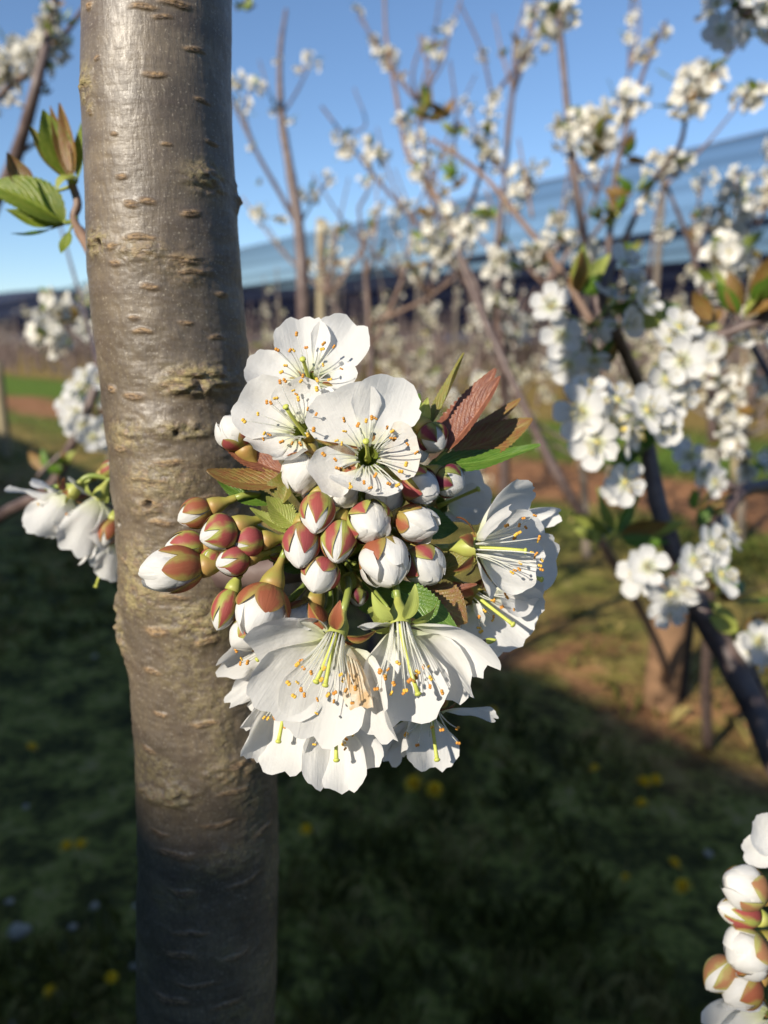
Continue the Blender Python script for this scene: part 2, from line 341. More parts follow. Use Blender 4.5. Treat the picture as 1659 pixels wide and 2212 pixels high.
# ---------------------------------------------------------------- shed added unseen behind the camera so its eaves throw the long shadow
def box(a, b):
    x0, y0, z0 = a; x1, y1, z1 = b
    vs = [(x0, y0, z0), (x1, y0, z0), (x1, y1, z0), (x0, y1, z0), (x0, y0, z1), (x1, y0, z1), (x1, y1, z1), (x0, y1, z1)]
    return [V(v) for v in vs], [(3, 2, 1, 0), (4, 5, 6, 7), (0, 1, 5, 4), (1, 2, 6, 5), (2, 3, 7, 6), (3, 0, 4, 7)]
def shed():
    e = V((-0.593, 0.805, 0)); n = V((0.805, 0.593, 0))
    root = empty('shadow_caster_shed', V((0, 0, 0)), 'long dark boarded shed added out of view to cast the long shadow', 'shed')
    root.matrix_world = Matrix(((e.x, n.x, 0, 0), (e.y, n.y, 0, 0), (0, 0, 1, 0), (0, 0, 0, 1)))
    h = (2.05 + 3.6) * 0.531 + 0.022
    L0, L1 = -14, 42
    vs, fs = box((L0, -9, -0.05), (L1, -3.9, h - 0.22)); obj('wall', (vs, fs), M['shed'], root, smooth=False)
    vs = [V((L0 - .3, -3.6, h)), V((L1 + .3, -3.6, h)), V((L1 + .3, -3.6, h - .1)), V((L0 - .3, -3.6, h - .1)),
          V((L0 - .3, -9.4, h - .35)), V((L1 + .3, -9.4, h - .35)), V((L1 + .3, -9.4, h - .45)), V((L0 - .3, -9.4, h - .45))]
    fs = [(0, 1, 5, 4), (3, 7, 6, 2), (0, 3, 2, 1), (4, 5, 6, 7), (0, 4, 7, 3), (1, 2, 6, 5)]
    obj('roof', (vs, fs), M['shed_roof'], root, smooth=False)
    for s in (-6, 6, 18, 30):
        d = obj('door', box((s, -3.899, 0), (s + 2.2, -3.84, 2.1)), M['far_bark'], root, smooth=False)
        obj('handle', box((s + 1.9, -3.84, 1.0), (s + 2.0, -3.78, 1.2)), M['cable'], d, smooth=False)
shed()

# ---------------------------------------------------------------- hail nets over the far orchard
def net_mat(cov, dens):
    m, t, b = mat('hail_net'); g = t.nodes.new('ShaderNodeNewGeometry')
    mp = t.nodes.new('ShaderNodeMapping'); mp.vector_type = 'POINT'; mp.inputs['Rotation'].default_value = (0, 0, -R_(35.8)); t.links.new(g.outputs['Position'], mp.inputs['Vector'])
    st = noise(t, scaled(t, mp.outputs[0], (0.9, 0.010, 0)), 1.0, 4, 0.6)
    f = ramp(t, st, [(0.36, (cov - .16,) * 3), (0.5, (cov,) * 3), (0.62, (min(.97, cov + .18),) * 3)]).outputs[0]
    dif = t.nodes.new('ShaderNodeBsdfDiffuse'); tl = t.nodes.new('ShaderNodeBsdfTranslucent'); tp = t.nodes.new('ShaderNodeBsdfTransparent')
    c = ramp(t, st, [(0.35, (0.020 * dens, 0.026 * dens, 0.060 * dens)), (0.65, (0.055 * dens, 0.062 * dens, 0.125 * dens))]).outputs[0]
    t.links.new(c, dif.inputs[0]); t.links.new(c, tl.inputs[0])
    a = t.nodes.new('ShaderNodeMixShader'); a.inputs[0].default_value = 0.5; t.links.new(dif.outputs[0], a.inputs[1]); t.links.new(tl.outputs[0], a.inputs[2])
    x = t.nodes.new('ShaderNodeMixShader'); t.links.new(f, x.inputs[0]); t.links.new(tp.outputs[0], x.inputs[1]); t.links.new(a.outputs[0], x.inputs[2])
    t.links.new(x.outputs[0], t.nodes['Material Output'].inputs[0]); return m
for k_, (cv, dn) in enumerate(((.50, .40), (.78, .42), (.88, .45), (.92, .5))): M['net%d' % k_] = net_mat(cv, dn)
NE = V((-0.585, 0.811, 0)); NV = V((0.811, 0.585, 0))   # the nets' own row direction
def hills():
    r = random.Random(9); vs, fs = [], []
    for i in range(121):
        a = R_(-75 + 150 * i / 120); d = 900
        h = 78 + 48 * math.sin(a * .9) + 6 * math.sin(a * 5 + 1) + 4 * math.sin(a * 13) + 3 * math.sin(a * 31 + 2)
        for (dd, hh) in ((0, -2), (60, h * .75), (120, h), (260, h * .6), (400, -2)): vs.append(V((math.sin(a) * (d + dd), math.cos(a) * (d + dd), hh)))
    for i in range(120):
        for j in range(4): fs.append((i * 5 + j, (i + 1) * 5 + j, (i + 1) * 5 + j + 1, i * 5 + j + 1))
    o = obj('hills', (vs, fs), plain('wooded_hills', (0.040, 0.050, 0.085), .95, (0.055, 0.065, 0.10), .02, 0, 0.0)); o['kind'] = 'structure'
hills()
def nets():
    v0 = V((6.08, 13.2, 0)).dot(NV)
    names = ['nearest', 'second nearest', 'third', 'fourth', 'fifth', 'sixth', 'seventh', 'eighth', 'ninth', 'tenth', 'eleventh', 'twelfth', 'thirteenth', 'farthest']
    for k in range(14):
        a = v0 + 8.2 * k; root = empty('hail_net', NV * a, f'{names[k]} long grey-blue hail net bay stretched over the orchard', 'hail net', 'hail nets over the far orchard')
        vs, fs = [], []; nu, nv = 60, 10
        for i in range(nu + 1):
            s = -50 + 320 * i / nu
            for j in range(nv + 1):
                q = j / nv; z = 4.5 - 0.75 * math.sin(math.pi * q) ** 0.8 - 0.06 * math.sin(math.pi * ((s / 8) % 1)) - (0.02 * k)
                vs.append(NE * s + NV * (8.2 * q) + V((0, 0, z)))
        for i in range(nu):
            for j in range(nv):
                p = i * (nv + 1) + j; fs.append((p, p + 1, p + nv + 2, p + nv + 1))
        obj('net_sheet', (vs, fs), M['net%d' % min(k, 3)], root)
        pts = [NE * (-50 + 4 * i) + V((0, 0, 4.505 - 0.06 * (i % 2) - 0.02 * k)) for i in range(81)]
        obj('cable', tube(pts, 0.012, 5), M['cable'], root)
    return v0
NV0 = nets()

# ---------------------------------------------------------------- petals, leaves, flowers, buds
def petal_geo(base, tip, W, Nh, cup=0.5, bow=0.12, notch=0.07, ruf=0.02, seed=0, nc=30, nr=11, curl=0.0, a0=None):
    r = random.Random(seed); base = V(base); tip = V(tip)
    T = tip - base; L = T.length; T = T / L
    B = T.cross(Nh).normalized(); N2 = B.cross(T).normalized()
    ctrl = (base + tip) / 2 - N2 * bow * 2 * L
    a0 = r.uniform(-0.12, 0.12) if a0 is None else a0
    dents = [(a0, 0.15, notch)] + [(r.uniform(-1.3, 1.3), r.uniform(0.05, 0.11), r.uniform(0.01, 0.035)) for _ in range(4)]
    ph = [r.uniform(0, 6.28) for _ in range(6)]; fr = r.choice([2, 2, 3]); tw = r.uniform(-.3, .3)
    vs, fs, uv = [], [], []
    for i in range(nr + 1):
        t = 0.03 + 0.97 * (i / nr)
        for j in range(nc + 1):
            a = -2.75 + 5.5 * j / nc; sa, ca = math.sin(a), math.cos(a)
            y = 0.6 * L + (0.4 * L * ca ** 0.9 if ca > 0 else -0.6 * L * (-ca) ** 1.0)
            x = W / 2 * math.copysign(abs(sa) ** 0.85, sa) * (0.4 + 0.6 * min(1, max(0, y) / (0.45 * L)))
            s = 1 + 0.012 * math.sin(7 * a + ph[0]) + 0.010 * math.sin(13 * a + ph[1])
            for (da, dw, dn) in dents: s -= dn * math.exp(-((a - da) / dw) ** 2)
            x *= t * s; y *= t * s; k = y / L
            p = base * (1 - k) ** 2 + ctrl * 2 * k * (1 - k) + tip * k * k
            tg = ((ctrl - base) * (1 - k) + (tip - ctrl) * k).normalized(); nn = B.cross(tg)
            if cup:
                q = x / (W / 2) * cup; lx = math.sin(q) / cup * W / 2; lz = (1 - math.cos(q)) / cup * W / 2
            else: lx, lz = x, 0
            e = t ** 2.6
            lz += ruf * L * e * (1.2 * math.sin(fr * a + ph[2]) + 0.45 * math.sin((fr + 3) * a + ph[3]) * t ** 3)
            lz += 0.028 * L * math.sin(8 * x / W + ph[4]) * math.sin(4.5 * k + ph[5]) * t - 0.022 * L * math.exp(-(x / W * 7) ** 2) * math.sin(math.pi * min(1, k))
            lx, lz = lx * math.cos(tw * k) - lz * math.sin(tw * k), lz * math.cos(tw * k) + lx * math.sin(tw * k)
            lz -= curl * L * max(0, k - 0.55) ** 2 * 4
            vs.append(p + B * lx + nn * lz); uv.append((0.5 + x / W, k))
    n = nc + 1
    for i in range(nr):
        for j in range(nc): fs.append((i * n + j, i * n + j + 1, (i + 1) * n + j + 1, (i + 1) * n + j))
    return vs, fs, uv
def leaf_geo(base, tip, W, Nh, fold=0.5, bow=0.1, serr=0.05, seed=0, nr=36, nc=8, twist=0.0, wav=0.02):
    r = random.Random(seed); base = V(base); tip = V(tip); T = tip - base; L = T.length; T = T / L
    B0 = T.cross(Nh).normalized(); N0 = B0.cross(T).normalized(); ctrl = (base + tip) / 2 - N0 * bow * 2 * L
    vs, fs, uv = [], [], []; ph = r.uniform(0, 6.28)
    for i in range(nr + 1):
        k = i / nr; p = base * (1 - k) ** 2 + ctrl * 2 * k * (1 - k) + tip * k * k
        tg = ((ctrl - base) * (1 - k) + (tip - ctrl) * k).normalized()
        q = twist * k; B = B0 * math.cos(q) + N0 * math.sin(q); B = (B - tg * B.dot(tg)).normalized(); nn = B.cross(tg)
        wd = W / 2 * (math.sin(math.pi * min(1, k ** 0.82)) ** 0.85 * (1 - 0.25 * k) + 0.02) if 0 < k < 1 else W * 0.012
        for j in range(nc + 1):
            f = j / nc * 2 - 1; edge = 1 + (serr if (i % 2 == 0) else -serr) * (abs(f) > 0.99) * (1.1 if 0.05 < k < 0.95 else 0) * r.uniform(.4, 1.3)
            x = f * wd * edge; lz = abs(x) * math.tan(fold) * (1 - 0.25 * abs(f)) + wav * L * math.sin(7 * k + ph + f) * abs(f)
            cf = math.cos(fold); vs.append(p + B * x * cf + nn * lz * cf + tg * (abs(f) * wd * 0.12)); uv.append((0.5 + f / 2, k))
    n = nc + 1
    for i in range(nr):
        for j in range(nc): fs.append((i * n + j, i * n + j + 1, (i + 1) * n + j + 1, (i + 1) * n + j))
    return vs, fs, uv
def ball_geo(r, sz=(1, 1, 1), n=8, m=6):
    return lathe(V((0, 0, -r * sz[2])), V((0, 0, 1)), [(r * sz[2] * (1 - math.cos(math.pi * i / m)), max(1e-6, r * sz[0] * math.sin(math.pi * i / m))) for i in range(m + 1)], n)
AN = {}
for nm in ('anther', 'anther_yellow'):
    g = merge([([v + V((s_ * .00024, 0, 0)) for v in ball_geo(0.00048, (.75, 1.1, .85), 7, 5)[0]], ball_geo(1, (1, 1, 1), 7, 5)[1]) for s_ in (-1, 1)]); AN[nm] = mesh('anther', g[0], g[1], M[nm], g[2])

def flower(label, c, facing, petals, O, group='open flowers of the near cluster', nst=19, slen=(95, 60), spread=0.55, pist=(0, 0, 1), plen=100, rim=0.0026, calyx='calyx',
           sep='sepal_brown', seps=True, seed=1, npist=1, cat='flower', stalk=True, sepv=1.0, lowanther=0.0):
    r = random.Random(seed); d = c[2]; cc = P(*c); F = D(*facing); px = PX(d); origin = cc
    root = empty('cherry_flower', cc, label, cat, group)
    a = perp(F); b = F.cross(a)
    for i, pt in enumerate(petals):
        tx, ty, dz, wpx = pt[:4]; o = pt[4] if len(pt) > 4 else {}
        tip = P(tx, ty, d + dz * 0.001)
        dirp = (tip - cc); dirp = dirp - F * dirp.dot(F); dirp = dirp.normalized() if dirp.length > 1e-5 else a
        base = cc + dirp * rim * 0.9
        mid = (base + tip) / 2; ax = cc + F * (mid - cc).dot(F)
        Nh = (F * 0.55 * (tip - base).length + (ax - mid)).normalized()
        if 'n' in o: Nh = D(*o['n'])
        g = petal_geo(base, tip, wpx * px, Nh, o.get('cup', 0.45), o.get('bow', 0.12), o.get('notch', r.uniform(0.03, 0.09)), o.get('ruf', 0.02) + r.uniform(0.008, 0.028), seed * 31 + i, curl=o.get('curl', 0))
        ob = obj('petal', g, M[o.get('m', 'petal')], root, origin)
        if o.get('l'): ob['label'] = o['l']
    # cup (hypanthium), outside and inside
    cl = 0.0062
    cal = merge([setmi(lathe(cc, -F, [(0, rim), (cl * .2, rim * 1.05), (cl * .55, rim * 1.0), (cl * .85, rim * .62), (cl * 1.05, 0.0011), (cl * 1.2, 0.0009)], 20), 0),
                 setmi(lathe(cc, -F, [(0, rim), (cl * .1, rim * .88), (cl * .5, rim * .8), (cl * .8, rim * .4), (cl * .84, 1e-5)], 20), 1)])
    obj('calyx', cal, [M[calyx], M['calyx_in']], root, origin)
    if seps:
        for i in range(5):
            q = 2 * math.pi * (i + 0.5) / 5 + r.uniform(-.2, .2); rd = a * math.cos(q) + b * math.sin(q)
            tip = cc + rd * (rim + 0.0055 * sepv) - F * 0.0045 * r.uniform(0.6, 1.4)
            obj('sepal', leaf_geo(cc + rd * rim * 0.98 - F * 0.0006, tip, 0.0042, F, 0.3, -0.15, 0.0, seed + i, 12, 6), M[sep], root, origin)
    for i in range(nst):
        q = 2 * math.pi * (i + r.uniform(-.3, .3)) / nst * 2.0; rd = a * math.cos(q) + b * math.sin(q)
        ln = r.uniform(slen[1], slen[0]) * px; sp = spread * r.uniform(0.35, 1.15)
        s0 = cc + rd * rim * 0.85 - F * 0.0003
        e0 = s0 + (F + rd * sp).normalized() * ln + V((0, 0, -1)) * ln * lowanther * r.random()
        pts = bez(s0, s0 + (F + rd * sp * 0.45) * ln * 0.5, e0, 6)
        st = obj('stamen', tube(pts, [0.0002, 0.0002, 0.00019, 0.00018, 0.00016, 0.00014, 0.00012], 5), M['filament'], root, origin)
        an = bpy.data.objects.new('anther', AN['anther_yellow' if r.random() < 0.3 else 'anther']); link(an, st); an.location = e0 - origin; an.rotation_euler = (r.uniform(0, 3), r.uniform(0, 3), 0)
        s_ = r.uniform(0.9, 1.3); an.scale = (s_, s_ * r.uniform(.7, 1), s_)
    for i in range(npist):
        pd = D(*pist[i]) if isinstance(pist[0], tuple) else D(*pist) if pist != (0, 0, 1) else F
        e0 = cc + pd * plen * px
        pt = obj('pistil', tube(bez(cc - F * cl * 0.6, cc + F * plen * px * 0.3, e0, 7), [0.0011, 0.0008, 0.0006, 0.0005, 0.00048, 0.00048, 0.0005, 0.0006], 7), M['style'], root, origin)
        g = ball_geo(0.0009, (1, 1, 0.6), 8, 5); sg = obj('stigma', g, M['style'], pt); sg.location = e0 - origin; sg.rotation_euler = pd.to_track_quat('Z', 'Y').to_euler()
    if stalk:
        e = cc - F * cl * 1.15; pts = bez3(O, O + (e - O) * 0.45 + D(0, -.2, .2) * 0.002, e - F * (e - O).length * 0.35, e, 12)
        obj('pedicel', tube(pts, [0.0010] * 9 + [0.00095] * 4, 8), M['stalk'], root, origin)
    return root

def bud(label, base, tip, wpx, O, sep='sepal_red', hs=0.6, white=True, calyx='calyx', seed=1, group='buds of the near cluster', point=0.25, sw=0.62, cal=1.0, stalk=True, spin=0.0, flare=0.0, cat='bud'):
    hs = hs if hs > .85 else hs * 1.18
    r = random.Random(seed); b0 = P(*base); t0 = P(*tip); A = t0 - b0; L = A.length; A = A / L; Rm = wpx * PX((base[2] + tip[2]) / 2) / 2
    root = empty('cherry_bud', b0, label, cat, group); u = perp(A); v = A.cross(u); origin = b0
    def prof(h): return Rm * max(0.0, math.sin(math.pi * min(1, max(0, h)) ** 0.86)) ** (0.55 + point * max(0, h - 0.45))
    def shell(q0, half, h0, h1, off, skew, nh=14, na=12, taper=None, out=0.0):
        vs, fs, uv = [], [], []
        for i in range(nh + 1):
            k = i / nh; h = h0 + (h1 - h0) * k; hw = half * (taper(k) if taper else 1)
            for j in range(na + 1):
                f = j / na * 2 - 1; q = q0 + f * hw; rr = prof(h) * (1 + off + skew * f) + out * k * k * Rm + 0.00006
                vs.append(b0 + A * (h * L) + (u * math.cos(q) + v * math.sin(q)) * rr); uv.append((0.5 + f / 2, k))
        n = na + 1
        for i in range(nh):
            for j in range(na): fs.append((i * n + j, i * n + j + 1, (i + 1) * n + j + 1, (i + 1) * n + j))
        return vs, fs, uv
    wp = [r.uniform(0, 6.28) for _ in range(4)]
    def warp(vs):
        return [p + (u * math.sin(420 * (p - b0).dot(v) + 240 * (p - b0).dot(A) + wp[0]) + v * math.sin(380 * (p - b0).dot(u) + 300 * (p - b0).dot(A) + wp[1])) * Rm * 0.05 * (0.3 + (p - b0).dot(A) / L) for p in vs]
    gs = []
    for k in range(4):
        g = shell(spin + k * 1.57 + r.uniform(-.25, .25), 1.15, 0.03, 1 - 0.03 * (k % 3) * r.random(), 0.02 * (k % 2) + flare * 0.3 * (k == 2), 0.075, 20, 16, lambda kk: 1 - 0.25 * kk ** 3, flare * (0.9 if k in (0, 2) else 0.2))
        gs.append((warp(g[0]), g[1], [(x, 0.36 + 0.64 * y) for x, y in g[2]]))
    gs.append((lambda g: (g[0], g[1], [(x, .6) for x, y in g[2]]))(lathe(b0, A, [(h * L, max(1e-6, prof(h) * 0.97)) for h in [i / 12 for i in range(13)]], 18)))
    obj('closed_petals', merge(gs), M['petal'], root, origin)
    if hs < .72:
        for k in range(4):
            q = spin + .4 + k * 1.65 + r.uniform(-.3, .3); rd = u * math.cos(q) + v * math.sin(q); e0 = b0 + rd * Rm * .3 + A * L * .04
            e1 = t0 + rd * Rm * (r.uniform(-.1, .3) + flare * 5) - A * L * r.uniform(0, .12); ll = (e1 - e0).length
            g = petal_geo(e0, e1, Rm * r.uniform(1.75, 2.1), -rd, 1.15, Rm * 1.13 / ll * .70, .06, .03, seed * 7 + k, 22, 9, a0=r.uniform(-.4, .4))
            obj('petal', (g[0], g[1], [(x, .3 + .7 * y) for x, y in g[2]]), M['petal'], root, origin)
    for k in range(5):
        q = spin + 2 * math.pi * k / 5 + r.uniform(-.12, .12); h1 = hs * r.uniform(0.85, 1.1)
        g = shell(q, sw * 1.05, -0.01, min(0.98, h1), (0.21 if hs < .72 else 0.125) + 0.02 * (k % 2), 0.015, 16, 10, lambda kk: max(0.04, (1 - kk ** 3.4) ** 0.75 * (1.08 - 0.12 * kk)), flare * 0.3)
        obj('sepal', g, M[sep], root, origin)
    cl = min(Rm * 1.3, .0058) * cal; Rc = min(Rm, .0046)
    obj('calyx', lathe(b0 + A * L * 0.05, -A, [(-L * .01, Rc * .6), (0, Rc * .7), (cl * .3, Rc * .66), (cl * .6, Rc * .52), (cl * .9, Rc * .3), (cl * 1.1, 0.0011), (cl * 1.35, 0.00095)], 18), M[calyx], root, origin)
    if stalk:
        e = b0 - A * cl * 1.2; pts = bez3(O, O + (e - O) * 0.5, e - A * (e - O).length * 0.35, e, 12)
        obj('pedicel', tube(pts, 0.00092, 8), M['stalk'], root, origin)
    return root
def leaf(label, base, tip, wpx, m, nh, fold=0.5, bow=0.1, seed=1, group='young leaves of the near cluster', twist=0.0, O=None, cat='leaf', serr=0.05, wav=0.02):
    wpx *= 1.45 if 'left shoot' in (label + group) or 'shoot left' in group else 1.28
    b0 = P(*base); root = empty('cherry_leaf', b0, label, cat, group)
    obj('blade', leaf_geo(b0, P(*tip), wpx * PX(base[2]), D(*nh), fold, bow, serr, seed, twist=twist, wav=wav), M[m], root, b0)
    if O is not None:
        e = b0 + (P(*tip) - b0) * 0.03; obj('petiole', tube(bez(O, (O + b0) / 2 + (b0 - P(*tip)) * 0.1, e, 6), [0.0009, 0.0008, 0.0007, 0.0006, 0.0006, 0.0005, 0.0004], 6), M['stalk'], root, b0)
    return root

# ---------------------------------------------------------------- the near cherry tree (trunk)
TY = 0.255
def trunk_axis(py):      # photo row -> centre column, half width
    ys = [-300, 0, 200, 430, 600, 800, 1000, 1200, 1340, 1450, 1600, 1800, 2000, 2212, 2600]
    cx = [330, 341, 338, 350, 360, 381, 400, 414, 425, 440, 447, 452, 451, 448, 446]
    hw = [160, 159, 160, 159, 160, 157, 157, 154, 155, 150, 146, 147, 148, 146, 146]
    return np.interp(py, ys, cx), np.interp(py, ys, hw)
def smooth_noise(nu, nz, U, Z):     # periodic in U (0..1), Z (0..1)
    g = rng.random((nz + 3, nu)); x = U * nu; y = Z * nz; x0 = np.floor(x).astype(int); y0 = np.floor(y).astype(int); fx = x - x0; fy = y - y0
    fx = fx * fx * (3 - 2 * fx); fy = fy * fy * (3 - 2 * fy); y0 = np.clip(y0, 0, nz + 1)
    return ((g[y0, x0 % nu] * (1 - fx) + g[y0, (x0 + 1) % nu] * fx) * (1 - fy) + (g[y0 + 1, x0 % nu] * (1 - fx) + g[y0 + 1, (x0 + 1) % nu] * fx) * fy) - 0.5
LENT = [(205, 60, 26, 10), (317, 80, 46, 7), (380, 66, 60, 9), (352, 97, 34, 5), (225, 172, 16, 6), (338, 212, 40, 7), (210, 277, 14, 8), (415, 150, 40, 6), (275, 412, 20, 6),
        (293, 467, 24, 8), (323, 463, 28, 7), (408, 482, 36, 8), (257, 549, 24, 8), (310, 534, 56, 7), (262, 582, 24, 7), (400, 575, 60, 9), (410, 600, 54, 6), (330, 630, 32, 7), (316, 718, 34, 6),
        (385, 820, 60, 8), (423, 800, 90, 8), (255, 832, 24, 9), (300, 845, 40, 8), (275, 950, 34, 9), (370, 975, 50, 8), (330, 1010, 70, 5), (335, 1056, 40, 10), (355, 1092, 42, 8), (440, 1050, 40, 7),
        (440, 1330, 46, 9), (335, 1395, 34, 8), (345, 1310, 50, 12), (440, 1496, 46, 7), (350, 1480, 30, 6), (510, 1590, 70, 8), (500, 1640, 60, 6), (395, 1826, 46, 8), (410, 1906, 60, 5), (390, 1950, 50, 8),
        (500, 1970, 44, 6), (420, 2010, 70, 5), (520, 1830, 60, 6), (370, 2045, 70, 9), (480, 2060, 50, 6), (440, 2160, 120, 6), (330, 1560, 30, 7), (470, 1700, 60, 6), (350, 1720, 40, 6), (380, 1755, 80, 8), (430, 1130, 44, 7),
        (300, 690, 18, 5), (400, 700, 26, 5), (450, 330, 30, 5), (260, 330, 14, 4), (360, 350, 20, 4), (430, 250, 30, 5), (470, 640, 30, 6), (460, 730, 30, 5), (280, 1180, 30, 6), (380, 1240, 50, 6), (560, 1750, 50, 7)]
KNOT = [(195, 215, 30, 34, 0.0017, 1), (222, 537, 34, 24, 0.0016, 1), (440, 405, 42, 30, 0.0016, .7), (519, 430, 20, 30, 0.0022, 0), (423, 812, 62, 26, 0.0030, .9), (395, 912, 46, 16, 0.0022, .8), (285, 925, 50, 30, 0.0008, .6),
        (330, 1060, 40, 26, 0.0012, .3), (268, 1330, 30, 60, 0.0030, .7), (510, 1278, 30, 32, 0.0030, .2), (380, 1640, 42, 22, 0.0026, .6), (330, 1650, 60, 16, 0.0014, .4), (500, 1600, 60, 24, 0.0016, .3), (310, 560, 50, 24, 0.0010, .3), (400, 590, 44, 30, 0.0012, .2),
        (320, 1200, 60, 60, 0.0006, .7), (440, 1290, 70, 40, 0.0010, .8), (350, 1010, 70, 40, 0.0006, .5), (300, 1240, 40, 40, 0.0006, .9), (208, 268, 16, 12, .0005, .5), (400, 830, 50, 14, 0.0018, .6)]
def build_trunk():
    zr = lambda py: 1.2 + TY * ((1106 - py) / 1106 * TV * math.cos(PITCH) - math.sin(PITCH)) / (math.cos(PITCH) + (1106 - py) / 1106 * TV * math.sin(PITCH))
    pys = np.linspace(-120, 2330, 980); nt_ = 300
    dep = TY / (math.cos(PITCH) + (1106 - pys) / 1106 * TV * math.sin(PITCH)); px = dep * TH / 829.5
    cx, hw = trunk_axis(pys); Zr = np.array([zr(p) for p in pys])
    rad = hw * px; X = (cx - 829.5) * px
    ker = np.ones(41) / 41; pad = lambda a: np.convolve(np.pad(a, 20, mode='edge'), ker, 'valid')
    rad = pad(rad); X = pad(X)
    th = np.linspace(0, 2 * np.pi, nt_, endpoint=False)      # 0 faces the camera side (-Y), positive towards +X
    U = np.tile(th / (2 * np.pi), (len(pys), 1)); ZZ = np.tile(np.linspace(0, 1, len(pys))[:, None], (1, nt_))
    rg = np.clip((ZZ - 0.22) / 0.3, 0, 1); disp = 0.0016 * smooth_noise(5, 6, U, ZZ) + (0.0002 + 0.0006 * rg) * smooth_noise(14, 36, U, ZZ) + (0.00012 + 0.0004 * rg) * smooth_noise(44, 90, U, ZZ) + (0.00006 + 0.0002 * rg) * smooth_noise(90, 360, U, ZZ)
    lent = np.zeros_like(U); lich = np.zeros_like(U); dark = np.zeros_like(U)
    view0 = np.arctan2(X, TY)      # azimuth of the sight line: the visible middle of the trunk turns with it
    def local(x, y):
        i = int(np.argmin(abs(pys - y))); s = max(-0.98, min(0.98, (x - cx[i]) / hw[i])); t0 = math.asin(s) - view0[i]
        dth = (th[None, :] - t0 + np.pi) % (2 * np.pi) - np.pi
        return dth * hw[i], (pys[:, None] - y) + 0 * dth
    for (x, y, wd, h) in LENT:
        du, dv = local(x, y); wob = 2.0 * np.sin(du * 0.09 + x); e = (du / (wd * 0.55)) ** 2 + ((dv + wob) / (h * 0.8)) ** 2
        k = np.exp(-e ** 1.5); lent = np.maximum(lent, np.clip(k * 1.4, 0, 1)); disp += 0.00042 * k - 0.0006 * np.exp(-(du / (wd * 0.5)) ** 2 - ((dv + wob) / 1.6) ** 2)
        dark = np.maximum(dark, 0.8 * np.exp(-(du / (wd * 0.42)) ** 2 - ((dv + wob - h * 0.3) / 1.6) ** 2))
    for (x, y, wd, h, am, lc) in KNOT:
        du, dv = local(x, y); e = (du / wd) ** 2 + (dv / h) ** 2; k = np.exp(-e)
        rough = 0.75 + 1.3 * smooth_noise(60, 260, U, ZZ) + 0.9 * smooth_noise(30, 200, U, ZZ)
        disp += 0.72 * am * k * rough; lich = np.maximum(lich, np.clip(k * 1.5, 0, 1) * lc); lent = np.maximum(lent, 0.55 * k * (smooth_noise(80, 260, U, ZZ) > 0))
    for (x, y, rr) in [(383, 918, 7), (510, 1283, 12), (260, 1345, 8), (330, 1058, 7), (268, 1108, 6), (230, 540, 6)]:
        du, dv = local(x, y); k = np.exp(-((du / rr) ** 2 + (dv / rr) ** 2)); disp -= 0.0026 * k; dark = np.maximum(dark, k)
    low = np.clip((ZZ - 0.3) / 0.35, 0, 1); lich = np.maximum(lich, low * np.clip(smooth_noise(14, 40, U, ZZ) * 1.8 - .15, 0, 0.4))
    Rr = rad[:, None] + disp
    vx = X[:, None] + Rr * np.sin(th)[None, :]; vy = TY - Rr * np.cos(th)[None, :]; vz = Zr[:, None] + 0 * vx
    n1 = len(pys)
    vs = np.stack([vx, vy, vz], -1).reshape(-1, 3)
    # above and below the picture: plain continuation
    ex = [(2.3, 0.55, -0.22), (1.9, 0.75, -0.17), (1.6, 0.9, -0.12)]; r0 = rad[0]
    topr = [np.stack([X[0] + (dx + 0.1) * 0.5 + r0 * f * np.sin(th), TY - r0 * f * np.cos(th), 0 * th + z], -1) for z, f, dx in ex]
    botr = [np.stack([X[-1] + rad[-1] * f * np.sin(th) + dx, TY - rad[-1] * f * np.cos(th), 0 * th + z], -1) for z, f, dx in [(0.6, 1.05, 0.0), (0.2, 1.15, 0.0), (0.06, 1.4, 0), (-0.05, 1.7, 0)]]
    allv = np.concatenate(topr + [vs] + botr, 0); nr = len(allv) // nt_
    ii, jj = np.meshgrid(np.arange(nr - 1), np.arange(nt_), indexing='ij'); j2 = (jj + 1) % nt_
    fs = np.stack([ii * nt_ + jj, (ii + 1) * nt_ + jj, (ii + 1) * nt_ + j2, ii * nt_ + j2], -1).reshape(-1, 4).tolist()
    z3 = np.zeros(3 * nt_); z4 = np.zeros(4 * nt_)
    col = {k: np.concatenate([z3, a.ravel(), z4]) for k, a in (('lenticel', lent), ('lichen', lich), ('dark', dark))}
    root = empty('cherry_tree', V((float(X[-1]), TY, 0)), 'young cherry tree trunk with smooth grey-brown bark close to the camera', 'tree')
    me = mesh('trunk', (allv - np.array([float(X[-1]), TY, 0])).tolist(), fs, M['bark'], col=col)
    link(bpy.data.objects.new('trunk', me), root)
    o = V((float(X[-1]), TY, 0))
    for (pts, r0, r1) in [([(-.21, .25, 1.75), (-.45, .4, 2.05), (-.6, .5, 2.5)], .014, .006), ([(-.23, .25, 1.9), (.0, .3, 2.3), (.15, .3, 2.8)], .012, .005), ([(-.24, .255, 2.25), (-.27, .2, 2.6), (-.25, .1, 3.1)], .013, .004)]:
        sp = spline(pts, 6); obj('branch', tube(sp, [r0 + (r1 - r0) * i / (len(sp) - 1) for i in range(len(sp))], 10), M['bark'], root, o)
    sp = bez(P(470, 1235, 0.250), P(590, 1245, 0.238), P(720, 1205, 0.230), 10)
    obj('spur', tube(sp, [.0065, .006, .0055, .005, .0048, .0047, .0047, .0048, .005, .005, .004], 12), M['twig'], root, o)
